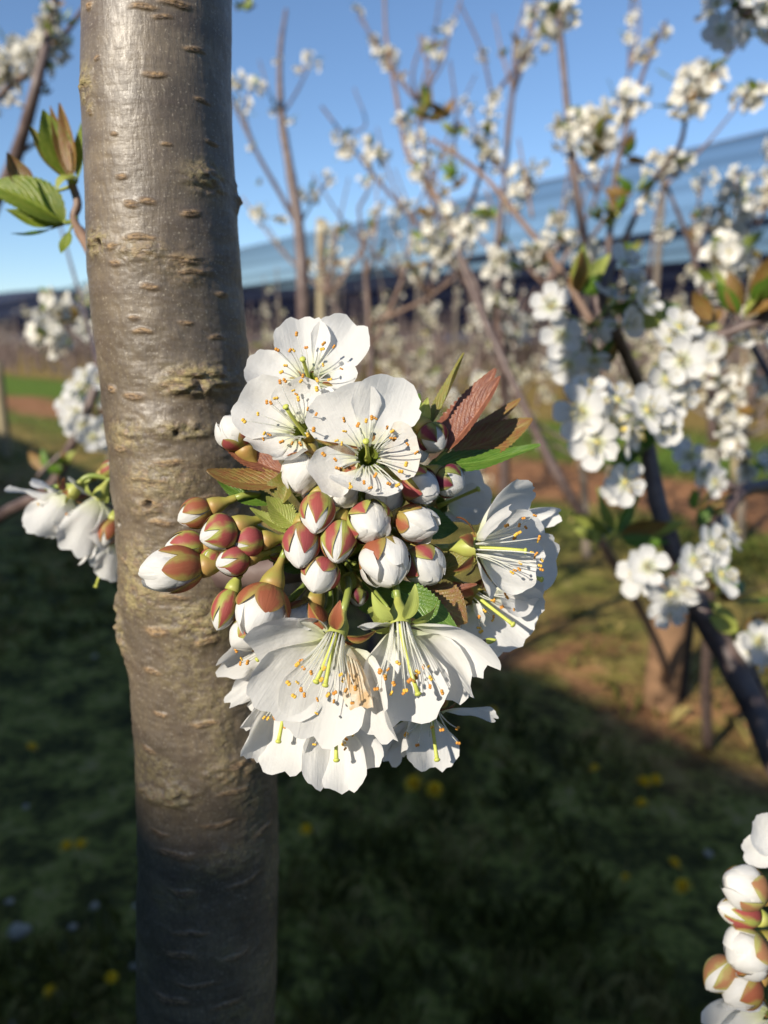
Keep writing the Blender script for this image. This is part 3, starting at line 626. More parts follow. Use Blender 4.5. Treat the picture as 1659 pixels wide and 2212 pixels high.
    for k in range(9):
        q = k * .7; p0 = P(716 + 26 * math.cos(q), 1206 + 22 * math.sin(q), .2315); p1 = P(722 + 62 * math.cos(q), 1204 + 54 * math.sin(q), .222 + .004 * (k % 2))
        obj('bud_scale', leaf_geo(p0, p1, .0055, D(math.cos(q) * .2, math.sin(q) * -.2, .9), .3, .1, .08, k, 10, 4), M['leaf_bronze'] if k % 3 else M['leaf_olive'], root, o)
    return root
TREE = build_trunk()

# ---------------------------------------------------------------- the near cluster
O = P(728, 1200, 0.229)
def OO(px, py, d=0.229): return P(px, py, d)
# open flowers
flower('uppermost open white flower, standing above the others against the trunk edge', (668, 822, .2035), (-.02, .42, .9),
       [(643, 682, 3, 128, {'bow': .1, 'curl': .05}), (772, 690, 2, 140, {'bow': .1, 'ruf': .03}), (528, 786, 1, 112, {}), (768, 812, -5, 95, {'cup': .7, 'bow': .2}), (640, 915, -3, 110, {})],
       OO(725, 1180), seed=11, slen=(95, 55), spread=.75, pist=(-.1, .45, .8), plen=70)
flower('open white flower left of the central one with a yellow pistil, overlapping the trunk', (652, 930, .1965), (-.36, .30, .9),
       [(516, 848, 0, 150, {'bow': .1}), (628, 818, -2, 120, {'bow': .14}), (735, 850, 0, 110, {}), (534, 962, -4, 92, {'bow': .18, 'ruf': .04}), (612, 990, -7, 90, {'bow': .25, 'cup': .7})],
       OO(715, 1190), seed=12, slen=(120, 70), spread=.7, pist=(-.35, .55, .6), plen=72, sep='sepal_brown', npist=1)
flower('central open white flower facing the camera, dark green cup in its middle', (795, 985, .1865), (.06, .17, .97),
       [(854, 812, 1.5, 158, {'bow': .10, 'curl': .04, 'notch': .02}), (716, 838, 1, 178, {'bow': .11, 'notch': .03}), (674, 1034, -3, 118, {'bow': .16, 'ruf': .035}), (906, 968, -1, 135, {'bow': .13, 'm': 'petal_edge', 'l': 'white petal with tan wilted edge'}), (788, 1070, -4, 165, {'bow': .16, 'ruf': .03})],
       OO(740, 1180), seed=13, nst=27, slen=(98, 55), spread=1.35, pist=(-.05, .42, .8), plen=58, rim=.0030, calyx='calyx_green')
flower('open white flower facing right, seen from the side at the right of the cluster', (1030, 1182, .2), (.92, .02, .26),
       [(1158, 1056, 6, 150, {'bow': .14, 'cup': .6}), (1104, 1096, -7, 125, {'bow': .08, 'ruf': .02}), (1060, 1292, -7, 84, {'bow': .02, 'notch': .03}), (1180, 1168, 9, 160, {'bow': .14}), (1166, 1240, 1, 120, {'bow': .2, 'ruf': .04})],
       OO(760, 1190), seed=14, nst=20, slen=(150, 80), spread=.45, pist=(.9, -.06, .3), plen=105, calyx='calyx_green', sep='sepal_brown', group='open flowers of the near cluster')
flower('shaded bluish white flower at the far right edge, behind the side-facing one', (1075, 1225, .214), (.75, -.2, .4),
       [(1210, 1214, 3, 165, {'bow': .08}), (1166, 1305, -3, 150, {'bow': .1, 'ruf': .03}), (1224, 1112, 6, 66, {'bow': .35, 'cup': 1.1}), (1120, 1130, 10, 100, {}), (1060, 1330, 4, 100, {})],
       OO(765, 1200), seed=15, nst=8, slen=(80, 60))
flower('half shaded white flower low on the right, below the side-facing one', (1034, 1292, .2085), (.6, -.45, .55),
       [(1052, 1348, -6, 64, {'bow': .1, 'notch': .12}), (1140, 1384, 1, 140, {'bow': .1}), (1172, 1332, 4, 120, {'bow': .1}), (1050, 1440, 1, 150, {'bow': .08}), (992, 1366, -1, 105, {'bow': .06})],
       OO(760, 1210), seed=16, nst=12, slen=(75, 45), spread=.6)
flower('hanging white flower at lower right with long stamens pointing down', (864, 1352, .1855), (.06, -.80, .55),
       [(774, 1354, -5, 52, {'bow': .06, 'n': (0, -.9, .2)}), (1048, 1462, -4, 128, {'bow': .2, 'curl': .16}), (1002, 1520, 2, 160, {'bow': .16, 'curl': .12}), (886, 1562, 0, 200, {'bow': .16, 'curl': .14}), (804, 1510, -1, 96, {'bow': .12, 'cup': .8})],
       OO(745, 1210), seed=17, nst=22, slen=(170, 95), spread=.32, pist=(.22, -.8, .35), plen=150, calyx='calyx_green', sep='sepal_green', sepv=1.3)
flower('hanging white flower at lower left with one withered tan petal', (724, 1376, .1845), (-.22, -.74, .6),
       [(644, 1344, -4, 62, {'bow': .22, 'n': (-.1, -.8, .5)}), (544, 1412, -1, 155, {'bow': .16, 'curl': .12}), (586, 1550, 1, 190, {'bow': .15, 'curl': .12}), (672, 1606, 2, 200, {'bow': .13, 'curl': .16}), (818, 1606, -1, 160, {'bow': .15, 'ruf': .03, 'curl': .18}), (782, 1538, -5, 92, {'bow': .12, 'ruf': .06, 'cup': .9, 'm': 'petal_old', 'l': 'withered crumpled petal with tan blotches'})],
       OO(735, 1215), seed=18, nst=21, slen=(165, 80), spread=.42, pist=((-.32, -.75, .4), (-.16, -.85, .35)), plen=105, npist=2, calyx='calyx_green', sep='sepal_brown', sepv=1.2)
flower('white hanging flower lowest on the left, half hidden under the withered one', (622, 1500, .2045), (-.14, -.85, .42),
       [(540, 1646, -3, 92, {'bow': .1}), (602, 1680, -5, 132, {'bow': .1}), (640, 1672, -1, 80, {'bow': .1}), (524, 1578, 0, 46, {'bow': .1}), (680, 1640, 6, 90, {})],
       OO(715, 1225), seed=19, nst=8, slen=(70, 40), spread=.4, sep='sepal_mix')
flower('lowest white flower, hanging at the bottom centre of the cluster', (724, 1540, .198), (.06, -.84, .5),
       [(706, 1710, -3, 118, {'bow': .1}), (748, 1716, -4, 112, {'bow': .1, 'ruf': .03}), (802, 1664, 0, 110, {'bow': .13}), (668, 1634, 0, 96, {'bow': .1}), (760, 1640, 8, 110, {})],
       OO(725, 1225), seed=20, nst=7, slen=(85, 55), spread=.4)
flower('shaded white flower at lower right, behind the one with long stamens', (930, 1540, .2065), (.1, -.8, .5),
       [(934, 1670, -2, 128, {'bow': .08, 'notch': .14}), (806, 1640, -1, 105, {'bow': .1}), (872, 1632, -4, 100, {'bow': .14}), (1078, 1550, 1, 66, {'bow': .08, 'ruf': .03}), (840, 1655, 6, 60, {})],
       OO(745, 1225), seed=21, nst=8, slen=(80, 50), spread=.8)
flower('side-facing white flower at lower left, its petals sticking out past the withered one', (640, 1368, .209), (-.72, -.45, .35),
       [(468, 1452, 0, 92, {'bow': .2, 'ruf': .05, 'notch': .1}), (486, 1524, 3, 62, {'bow': .12}), (540, 1545, 2, 70, {'bow': .12}), (602, 1352, -3, 62, {'bow': .1}), (560, 1420, 8, 90, {})],
       OO(710, 1215), seed=22, nst=10, slen=(150, 110), spread=.4, sep='sepal_brown')
flower('bluish shaded flower turned away, behind the buds at upper right', (955, 1090, .228), (.55, .25, .5),
       [(1054, 1040, 1, 120, {'bow': .05}), (1052, 1090, 0, 100, {'bow': .05}), (1010, 996, 1, 90, {}), (1000, 1130, -2, 76, {}), (930, 1020, 4, 80, {})],
       OO(770, 1190), seed=23, nst=0, npist=1)
# buds
B = lambda label, bx, by, bd, tx, ty, td, wpx, o=(728, 1200), **k: bud(label, (bx, by, bd), (tx, ty, td), wpx, OO(*o), **k)
B('russet bud on a pale stalk, uppermost of the left bud group', 458, 1095, .201, 383, 1124, .199, 60, (640, 1130), sep='sepal_brown', hs=.92, seed=1, cal=1.1, calyx='calyx')
B('plump red and green bud at the middle of the left bud group', 512, 1138, .197, 432, 1166, .193, 74, (650, 1150), sep='sepal_mix', hs=.95, seed=2, spin=.4)
B('pointed dark red closed bud, rightmost of the left bud group', 570, 1167, .199, 494, 1174, .196, 64, (650, 1160), sep='sepal_red', hs=1.0, seed=3, point=.6)
B('short crimson bud with green seams, below the pointed red one', 537, 1203, .198, 466, 1222, .194, 62, (650, 1175), sep='sepal_red', hs=.95, seed=4, spin=.3)
B('small red bud with a white tip squeezed between the white and crimson buds', 472, 1190, .2015, 438, 1232, .199, 46, (650, 1175), sep='sepal_mix', hs=.8, seed=5)
B('red and green bud showing a white tip, lying on top of the long white bud', 446, 1176, .2025, 354, 1184, .201, 62, (650, 1165), sep='sepal_mix', hs=.9, seed=6)
B('long white bud with russet base, farthest to the left over the bark', 442, 1222, .199, 298, 1240, .195, 84, (650, 1185), sep='sepal_brown', hs=.56, seed=7, flare=.06, spin=.9)
B('drooping green and russet bud against the bark, left of the big white bud', 504, 1272, .2, 468, 1362, .197, 52, (660, 1215), sep='sepal_mix', hs=.97, seed=8, calyx='calyx_green')
B('big white half-open bud with russet cap, at lower left', 588, 1262, .194, 542, 1382, .189, 100, (680, 1215), sep='sepal_brown', hs=.5, seed=9, flare=.05, spin=.2)
B('red, green and white bud peeping out below the big white bud', 566, 1345, .2015, 500, 1398, .199, 78, (690, 1225), sep='sepal_mix', hs=.62, seed=10)
B('rounded red and green bud at the top of the middle bud group', 690, 1072, .197, 680, 1150, .188, 70, (722, 1170), sep='sepal_mix', hs=.9, seed=11, spin=.75)
B('white bud with crimson hood, left of the red and green one in the middle', 656, 1135, .196, 646, 1226, .188, 74, (715, 1185), sep='sepal_red', hs=.68, seed=12, spin=.6)
B('red and green striped bud in the very middle of the bud group', 738, 1130, .1955, 723, 1214, .1875, 70, (730, 1190), sep='sepal_mix', hs=.92, seed=13, spin=.1)
B('white bud with crimson sepals, lowest of the middle bud group', 704, 1212, .1955, 678, 1278, .189, 76, (728, 1205), sep='sepal_red', hs=.62, seed=14, spin=.4)
B('round white bud clasped by short red sepals, right of the middle', 786, 1112, .197, 816, 1150, .187, 84, (740, 1180), sep='sepal_mix', hs=.6, seed=15, flare=.03, spin=.2)
B('white bud pointing right with a torn petal tip', 858, 1116, .197, 944, 1146, .192, 70, (750, 1180), sep='sepal_brown', hs=.52, seed=16, flare=.10)
B('large bursting white bud with one petal flap hanging down', 815, 1172, .196, 852, 1262, .187, 92, (745, 1195), sep='sepal_brown', hs=.55, seed=17, flare=.12, spin=.5)
B('white bud with red-green cap, lower right of the bursting one', 892, 1192, .199, 948, 1254, .193, 78, (750, 1200), sep='sepal_red', hs=.58, seed=18, flare=.05)
B('red-capped white bud under the right side of the central flower', 876, 1036, .197, 946, 1068, .192, 70, (750, 1170), sep='sepal_red', hs=.6, seed=19)
B('dark purple-red and white bud at the right, below the long green leaf', 946, 1028, .2, 1002, 1052, .197, 68, (760, 1170), sep='sepal_purple', hs=.7, seed=20)
B('purple bud with white centre below the narrow green leaf', 918, 926, .201, 956, 970, .197, 64, (755, 1160), sep='sepal_purple', hs=.72, seed=21, spin=.5)
B('pale green-white bud half hidden by the right petal of the central flower', 898, 950, .203, 914, 998, .2, 46, (750, 1160), sep='sepal_green', hs=.5, seed=22)
B('white bud tucked under the two upper flowers on the left', 664, 985, .199, 636, 1064, .194, 80, (715, 1170), sep='sepal_brown', hs=.3, seed=23, flare=.04)
B('white torn bud just below the central flower', 752, 1040, .199, 724, 1090, .194, 62, (728, 1170), sep='sepal_green', hs=.45, seed=24, flare=.08)
B('white bud with green sepal under the right half of the central flower', 834, 1046, .2, 826, 1100, .194, 80, (738, 1170), sep='sepal_green', hs=.45, seed=25)
B('white opening bud with red sepal at the far left of the upper flowers', 528, 968, .2045, 482, 900, .2025, 66, (690, 1160), sep='sepal_red', hs=.45, seed=26, flare=.05)
B('small dark red bud deep in the shade behind the left stalks', 612, 1188, .212, 572, 1196, .209, 42, (690, 1190), sep='sepal_red', hs=.95, seed=27)
B('white opening bud with orange-brown calyx above the withered flower', 676, 1300, .203, 640, 1400, .199, 92, (715, 1215), sep='sepal_brown', hs=.35, seed=28, flare=.06, calyx='calyx')
B('dark red bud in deep shade between the hanging stalks', 770, 1270, .219, 776, 1310, .217, 42, (745, 1210), sep='sepal_purple', hs=.95, seed=29)
# leaves
LF = lambda label, bx, by, bd, tx, ty, td, wpx, m, nh, o=None, **k: leaf(label, (bx, by, bd), (tx, ty, td), wpx, m, nh, O=OO(*o) if o else None, **k)
LF('narrow red leaf curling up beside the bark at upper left', 612, 1020, .203, 466, 940, .204, 62, 'leaf_red', (-.3, .5, .6), (700, 1165), fold=.6, seed=1)
LF('broad bronze leaf with pale toothed edge, left under the flowers', 618, 1040, .199, 446, 1016, .197, 84, 'leaf_bronze', (-.1, .7, .5), (700, 1165), fold=.3, seed=2)
LF('dark green serrated leaf below the bronze one on the left', 600, 1088, .203, 462, 1030, .205, 48, 'leaf_green', (-.1, .6, .6), (700, 1170), fold=.2, seed=3)
LF('folded olive-bronze leaf with its toothed edge rolled over', 606, 1092, .197, 612, 1016, .194, 86, 'leaf_olive', (-.5, .2, .8), (700, 1175), fold=.75, bow=.2, seed=4)
LF('hairy yellow-green bract above the left bud stalks', 640, 1138, .196, 575, 1072, .194, 52, 'leaf_light', (0, .5, .8), (700, 1180), fold=.3, seed=5, serr=.12)
LF('small yellow-green bract lying on the left bud stalks', 640, 1150, .196, 540, 1096, .196, 34, 'leaf_light', (.1, .6, .8), (700, 1185), fold=.5, seed=6, serr=.1)
LF('tall narrow olive leaf, topmost at upper right', 930, 920, .204, 1003, 762, .205, 46, 'leaf_olive', (-.6, .2, .7), (770, 1150), fold=.9, bow=.05, seed=7, twist=.6)
LF('small light green leaf beside the central flower at upper right', 902, 935, .202, 924, 858, .202, 32, 'leaf_light', (-.3, .1, .9), (765, 1150), fold=.3, seed=8)
LF('dark red-brown leaf pointing up behind the glossy one', 930, 965, .208, 1070, 796, .209, 92, 'leaf_red', (-.6, .3, .5), (775, 1155), fold=.5, seed=9)
LF('glossy wrinkled copper leaf folded along its yellow midrib', 962, 975, .2, 1080, 812, .2, 84, 'leaf_red', (-.75, .15, .7), (775, 1158), fold=.7, bow=.05, seed=10)
LF('bronze leaf with upturned tip pointing far right', 975, 975, .206, 1150, 904, .209, 86, 'leaf_bronze', (.1, .6, .7), (775, 1160), fold=.3, bow=.1, seed=11)
LF('dark olive leaf tip behind the copper leaf', 1000, 940, .212, 1124, 860, .214, 44, 'leaf_bronze', (.1, .7, .4), (780, 1160), fold=.4, seed=12)
LF('long green leaf reaching right above the purple bud', 925, 1005, .202, 1168, 962, .203, 62, 'leaf_green', (.05, .75, .65), (775, 1165), fold=.35, bow=.06, seed=13)
LF('dark green shiny leaf below the bursting bud', 842, 1262, .1955, 990, 1362, .191, 62, 'leaf_green', (-.35, .45, .8), (755, 1215), fold=.35, bow=-.04, seed=14)
LF('copper leaf with parallel veins right of the shiny green one', 905, 1285, .2, 1010, 1345, .197, 96, 'leaf_bronze', (.0, .5, .8), (760, 1215), fold=.35, bow=-.05, seed=15)
LF('narrow red-brown leaf with curled edge above the copper one', 912, 1272, .2, 1030, 1262, .2, 36, 'leaf_red', (.0, .8, .5), (760, 1212), fold=.4, seed=16)
LF('short yellow-olive leaf left of the side-facing flower', 935, 1240, .203, 1032, 1212, .199, 66, 'leaf_olive', (-.1, .6, .7), (760, 1205), fold=.4, bow=-.05, seed=17)
LF('pale green bract beside the stalk of the right hanging flower', 838, 1310, .192, 812, 1350, .188, 60, 'leaf_light', (-.2, .3, .9), (755, 1220), fold=.3, seed=18)
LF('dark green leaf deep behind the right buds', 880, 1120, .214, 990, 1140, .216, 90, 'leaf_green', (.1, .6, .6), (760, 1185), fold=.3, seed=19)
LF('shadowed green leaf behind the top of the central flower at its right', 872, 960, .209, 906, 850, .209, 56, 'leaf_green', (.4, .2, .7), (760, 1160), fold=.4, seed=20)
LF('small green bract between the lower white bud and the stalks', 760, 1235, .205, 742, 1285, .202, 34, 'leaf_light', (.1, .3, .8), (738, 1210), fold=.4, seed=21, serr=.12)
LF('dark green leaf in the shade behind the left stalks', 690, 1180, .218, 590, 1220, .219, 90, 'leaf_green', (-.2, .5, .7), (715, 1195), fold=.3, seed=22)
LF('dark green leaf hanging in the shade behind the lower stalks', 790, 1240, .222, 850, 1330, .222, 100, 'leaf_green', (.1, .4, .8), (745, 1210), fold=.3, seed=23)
tw = empty('dry_stalk', P(985, 1376, .199), 'thin dark dry stalk with a yellow tip at lower right of the cluster', 'stalk')
o_ = P(985, 1376, .199)
obj('stem', tube(spline([OO(800, 1230), P(930, 1345, .205), P(985, 1378, .199), P(1030, 1388, .198), P(1052, 1385, .198)], 5), 0.0006, 7), M['twig'], tw, o_)
obj('tip', tube(bez(P(1050, 1385.5, .198), P(1060, 1384, .198), P(1073, 1382, .1975), 5), [.0007, .0008, .0008, .0007, .0005, .0001], 7), M['style'], tw, o_)

# ---------------------------------------------------------------- lower right cluster, cut by the picture edge
G2 = 'buds at the lower right edge'
O2 = P(1760, 2030, .262)
flower('white flower at the right edge, above the lower right buds', (1715, 1835, .244), (.2, .2, .95), [(1602, 1842, 2, 70, {}), (1622, 1786, 0, 92, {}), (1700, 1730, 0, 110, {}), (1800, 1800, 2, 110, {}), (1750, 1930, 0, 110, {})], O2, G2, seed=41, nst=10)
bud('white bud with orange-green sepals, topmost of the lower right buds', (1644, 1934, .246), (1568, 1896, .243), 78, O2, 'sepal_pale', .6, seed=42, group=G2, flare=.04)
bud('slim white bud with long russet sepals under the topmost lower right bud', (1640, 1982, .248), (1550, 1958, .245), 56, O2, 'sepal_mix', .8, seed=43, group=G2, calyx='calyx_green')
bud('fat white bud with brown cap at the right edge', (1646, 2034, .246), (1576, 2080, .242), 90, O2, 'sepal_pale', .5, seed=44, group=G2, flare=.08)
bud('russet and white bud leftmost in the lower right group', (1588, 2076, .248), (1524, 2136, .246), 62, O2, 'sepal_pale', .8, seed=45, group=G2)
bud('white bud with red-brown sepal and long stalk, second lowest at the right edge', (1636, 2112, .246), (1566, 2164, .242), 74, O2, 'sepal_brown', .62, seed=46, group=G2)
flower('half-open white flower cut by the bottom right corner', (1672, 2200, .246), (-.75, -.3, .5), [(1505, 2215, 0, 110, {'cup': .9, 'bow': .2}), (1560, 2180, -4, 90, {'cup': .9, 'bow': .2}), (1540, 2260, -4, 110, {'cup': .9, 'bow': .2}), (1600, 2290, 3, 100, {}), (1580, 2150, 4, 80, {})], O2, G2, seed=47, nst=4)
sp = spline([P(1823, 4810, .502), P(1850, 2900, .36), P(1850, 2300, .30), P(1790, 2120, .27), P(1760, 2020, .262), P(1720, 1850, .262)], 6)
ob = obj('branch', tube(sp, .006, 10), M['twig'])
rt = empty('cherry_branch', sp[0], 'dark cherry branch outside the right edge carrying the lower right buds', 'branch'); ob.parent = rt; ob.location = -sp[0]

# ---------------------------------------------------------------- flowers hanging behind the trunk on the left
G3 = 'flowers hanging left of the trunk'
O3 = P(290, 1035, .30)
flower('white flower farthest left of the trunk, seen from behind', (150, 1072, .296), (-.55, -.7, -.05), [(16, 1050, 0, 58, {'bow': -.06, 'ruf': .05}), (60, 1148, -6, 86, {'bow': .02, 'curl': .15, 'ruf': .04}), (138, 1156, -4, 70, {'bow': .02, 'curl': .2}), (84, 1040, 9, 80, {'bow': -.05}), (96, 1126, 10, 80, {'curl': .2})], O3, G3, seed=51, nst=6, slen=(70, 55), calyx='calyx_green', sep='sepal_brown')
flower('white flower in the middle of the three hanging left of the trunk', (212, 1078, .294), (-.4, -.85, .1), [(150, 1198, -6, 92, {'bow': .02, 'curl': .18, 'ruf': .04}), (108, 1176, 3, 76, {'bow': .0, 'curl': .2}), (212, 1190, -4, 70, {'curl': .15, 'ruf': .05}), (152, 1030, 2, 52, {'bow': -.05}), (180, 1150, 10, 80, {'curl': .2})], O3, G3, seed=52, nst=6, slen=(70, 55), calyx='calyx_green', sep='sepal_green')
flower('white flower hanging lowest beside the left edge of the trunk', (238, 1170, .296), (-.25, -.9, .1), [(178, 1224, -3, 66, {'curl': .2}), (226, 1252, -5, 70, {'curl': .15, 'ruf': .05}), (264, 1242, -2, 50, {}), (270, 1200, 5, 60, {}), (215, 1230, 8, 70, {})], O3, G3, seed=53, nst=5, slen=(50, 40), sep='sepal_red')
bud('closed pinkish red bud touching the left trunk edge', (222, 1022, .298), (258, 1002, .296), 34, P(100, 1055, .31), 'sepal_red', 1.0, seed=54, group=G3)
bud('yellow-brown hanging bud against the left trunk edge', (246, 1122, .292), (224, 1180, .289), 42, O3, 'sepal_brown', .95, seed=55, group=G3, calyx='calyx_green')

# leafy shoot left of the trunk top
G4 = 'leaves of the shoot left of the trunk'
O4 = P(165, 470, .318)
for (lb, b_, t_, wd, m, nh, kw) in [
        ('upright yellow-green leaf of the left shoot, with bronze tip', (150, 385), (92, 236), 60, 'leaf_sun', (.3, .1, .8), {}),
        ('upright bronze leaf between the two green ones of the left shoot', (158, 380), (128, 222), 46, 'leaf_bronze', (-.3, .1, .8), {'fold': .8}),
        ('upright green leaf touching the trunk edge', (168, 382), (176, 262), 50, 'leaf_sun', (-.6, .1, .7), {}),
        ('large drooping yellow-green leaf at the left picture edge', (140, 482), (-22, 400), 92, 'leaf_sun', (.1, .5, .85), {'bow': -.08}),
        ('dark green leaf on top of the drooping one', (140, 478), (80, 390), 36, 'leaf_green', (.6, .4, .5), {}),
        ('bronze pointed leaf at the left picture edge', (70, 420), (14, 328), 44, 'leaf_bronze', (.5, .3, .7), {}),
        ('thin dark leaf lying flat below the drooping one', (112, 494), (24, 504), 26, 'leaf_green', (0, .9, .4), {}),
        ('small green leaf hanging under the left shoot', (150, 500), (132, 548), 30, 'leaf_sun', (-.3, .2, .8), {}),
        ('slim upright olive leaf leaning left over the green one of the left shoot', (146, 390), (62, 268), 34, 'leaf_olive', (.5, .1, .8), {'fold': .6}),
        ('narrow bronze leaf just left of the upright bronze one', (152, 384), (108, 228), 30, 'leaf_bronze', (.2, .1, .8), {'fold': .7}),
        ('narrow yellow-green leaf under the drooping leaf at the left edge', (135, 486), (10, 452), 40, 'leaf_sun', (.1, .4, .9), {'bow': .08}),
        ('pale curled bract at the foot of the upright leaves', (168, 388), (124, 412), 34, 'leaf_light', (0, .8, .5), {'bow': -.2, 'serr': 0})]:
    leaf(lb, (*b_, .316), (*t_, .312), wd, m, nh, group=G4, O=O4 if b_[1] > 430 else P(158, 400, .318), seed=hash(lb) % 97 if False else len(lb), **kw)
sp = spline([P(215, 590, .30), P(190, 530, .31), P(160, 475, .318), P(168, 440, .318), P(155, 395, .318)], 6)
sh = empty('leafy_shoot', sp[0], 'short green shoot growing from the trunk edge at upper left', 'shoot')
obj('stem', tube(sp, [.0024] * 10 + [.0017] * (len(sp) - 10), 8), M['twig_tan'], sh, sp[0])

# ---------------------------------------------------------------- blossoms of the trees behind
def simple_flower(c, F, R, r, hi=False, cream=False):
    a = perp(F); b = F.cross(a); q0 = r.uniform(0, 6.28); gs = []
    lift = r.uniform(0.15, 1.1)
    for k in range(5):
        q = q0 + 2 * math.pi * k / 5 + r.uniform(-.15, .15); d = (a * math.cos(q) + b * math.sin(q)); R2 = R * r.uniform(.85, 1.1)
        tip = c + (d + F * lift).normalized() * R2
        g = petal_geo(c + d * R * .1, tip, R2 * r.uniform(.7, .9), (F - d * lift * .5).normalized(), .5, .12, .06, .03, r.randint(0, 9999), 10 if hi else 8, 5 if hi else 3)
        gs.append(setmi(g, 0))
    gs.append(setmi(lathe(c - F * R * .35, F, [(0, R * .05), (R * .2, R * .12), (R * .36, R * .13), (R * .42, R * .02)], 7), 1))
    for k in range(14 if hi else 5):
        q = r.uniform(0, 6.28); d = (F + (a * math.cos(q) + b * math.sin(q)) * r.uniform(.2, 1.0)).normalized(); e = c + d * R * r.uniform(.4, .62)
        gs.append(setmi(tube([c, e], R * .014, 3, False), 0)); p = perp(d) * R * .04; s = d.cross(p)
        gs.append(setmi(([e - p, e + s, e + p, e - s, e + d * R * .05, e - d * R * .05], [(0, 1, 4), (1, 2, 4), (2, 3, 4), (3, 0, 4), (1, 0, 5), (2, 1, 5), (3, 2, 5), (0, 3, 5)]), 1))
    return merge(gs)
def rand_dir(r):
    while True:
        v = V((r.uniform(-1, 1), r.uniform(-1, 1), r.uniform(-1, 1)))
        if 0.1 < v.length < 1: return v.normalized()
def cluster_mesh(r, nfl=9, nleaf=3, rad=.024, cream=False):
    gs = []
    for k in range(nfl):
        d = rand_dir(r); d.z = d.z * .8; d.normalize(); c = d * rad * r.uniform(.6, 1.15)
        gs.append(simple_flower(c, (d + rand_dir(r) * .4).normalized(), .0145 * r.uniform(.8, 1.1), r))
    for k in range(nfl // 2):
        d = rand_dir(r); c = d * rad * r.uniform(.5, 1.2); gs.append(setmi(lathe(c - d * .004, d, [(0, .001), (.003, .0035), (.007, .0038), (.011, .001)], 6), 0)); gs.append(setmi(lathe(c - d * .009, d, [(0, .001), (.003, .0025), (.006, .003)], 6), 3))
    for k in range(nleaf):
        d = rand_dir(r); d.z = abs(d.z); gs.append(setmi(leaf_geo(d * .006, d.normalized() * r.uniform(.03, .055), .017, rand_dir(r), .3, .05, 0, 1, 8, 4), 2 if r.random() < .6 else 3))
    g = merge(gs)
    return mesh('blossom_cluster', g[0], g[1], [M['bl_cream'] if cream else M['bl_petal'], M['bl_centre'], M['bl_leaf'], M['bl_leaf2']], g[2], g[3])
r5 = random.Random(5)
CL = [cluster_mesh(r5, 9, 2) for _ in range(3)] + [cluster_mesh(r5, 6, 1, .018) for _ in range(3)]
CLS = [cluster_mesh(r5, 3, 1, .012) for _ in range(4)]
CLC = [cluster_mesh(r5, 9, 1, .026, True) for _ in range(3)] + [cluster_mesh(r5, 5, 1, .018, True) for _ in range(3)]
FLM = []
for k in range(5):
    g = simple_flower(V((0, 0, 0)), V((0, 0, 1)), .0155, r5, True); FLM.append(mesh('flower', g[0], g[1], [M['petal'], M['bl_centre']], g[2], g[3]))
def tuft_mesh(r, n=6, s=1.0):
    gs = []
    for k in range(n):
        d = rand_dir(r); d.z = abs(d.z) + .2; d.normalize(); gs.append(setmi(leaf_geo(d * .004, d * r.uniform(.03, .055) * s, .019 * s, rand_dir(r), .35, .08, .03, k, 12, 4), r.choice([0, 0, 1, 2, 2])))
    g = merge(gs); return mesh('leaf_tuft', g[0], g[1], [M['leaf_green'], M['leaf_bronze'], M['leaf_light']], g[2], g[3])
TU = [tuft_mesh(r5) for _ in range(4)]
def put(name, me, loc, parent, sc=1.0, rot=None, r=rnd):
    o = bpy.data.objects.new(name, me); link(o, parent); o.location = loc; o.scale = (sc,) * 3
    o.rotation_euler = rot or (r.uniform(-.6, .6), r.uniform(-.6, .6), r.uniform(0, 6.28)); return o
def pxtree(name, label, cat, branches, clusters, tufts=(), mats='twig', base=None, group=None, protos=None, flowers=()):
    """branches: (list of (px, py, d), w0 px, w1 px); clusters: (px, py, d, size); flowers: list of clusters, each a list of (px, py, d)"""
    b0 = P(*branches[0][0][0]); o0 = base or b0; root = empty(name, o0, label, cat, group); r = random.Random(len(label))
    for i, (pts, w0, w1) in enumerate(branches):
        sp = spline([P(*p) for p in pts], 5); n = len(sp); d0, d1 = pts[0][2], pts[-1][2]
        rr = [(w0 * PX(d0) * (1 - k / (n - 1)) + w1 * PX(d1) * k / (n - 1)) / 2 * r.uniform(.92, 1.1) for k in range(n)]
        obj('branch', tube(sp, rr, 8), M[mats if isinstance(mats, str) else mats[i % len(mats)]], root, o0)
    for (x, y, d, s) in clusters: put('blossom_cluster', r.choice(protos or CL), P(x, y, d) - o0, root, s * r.uniform(1.05, 1.3), None, r)
    for (x, y, d, s) in tufts: put('leaf_tuft', r.choice(TU), P(x, y, d) - o0, root, s, (r.uniform(-.5, .5), r.uniform(-.5, .5), r.uniform(0, 6)), r)
    for cl in flowers:
        ctr = sum((P(*f[:3]) for f in cl), V((0, 0, 0))) / len(cl); ctr += -CF * .012
        ce = bpy.data.objects.new('blossom_cluster', None); link(ce, root); ce.location = ctr - o0; ce.empty_display_size = .01
        for f in cl:
            p = P(*f[:3]) - ctr; d = (p.normalized() * .75 + CF * r.uniform(.3, .9) + rand_dir(r) * .35).normalized()
            fl = bpy.data.objects.new('flower', r.choice(FLM)); link(fl, ce); fl.location = p
            fl.rotation_euler = d.to_track_quat('Z', 'Y').to_euler(); s = r.uniform(.9, 1.12) * (f[3] if len(f) > 3 else 1); fl.scale = (s, s, s)
            if r.random() < .9:
                st = obj('pedicel', tube(bez(V((0, 0, 0)) - CF * .01, p * .5 - d * .006, p - d * .004, 4), .0008, 5), M['stalk'], ce)
    return root

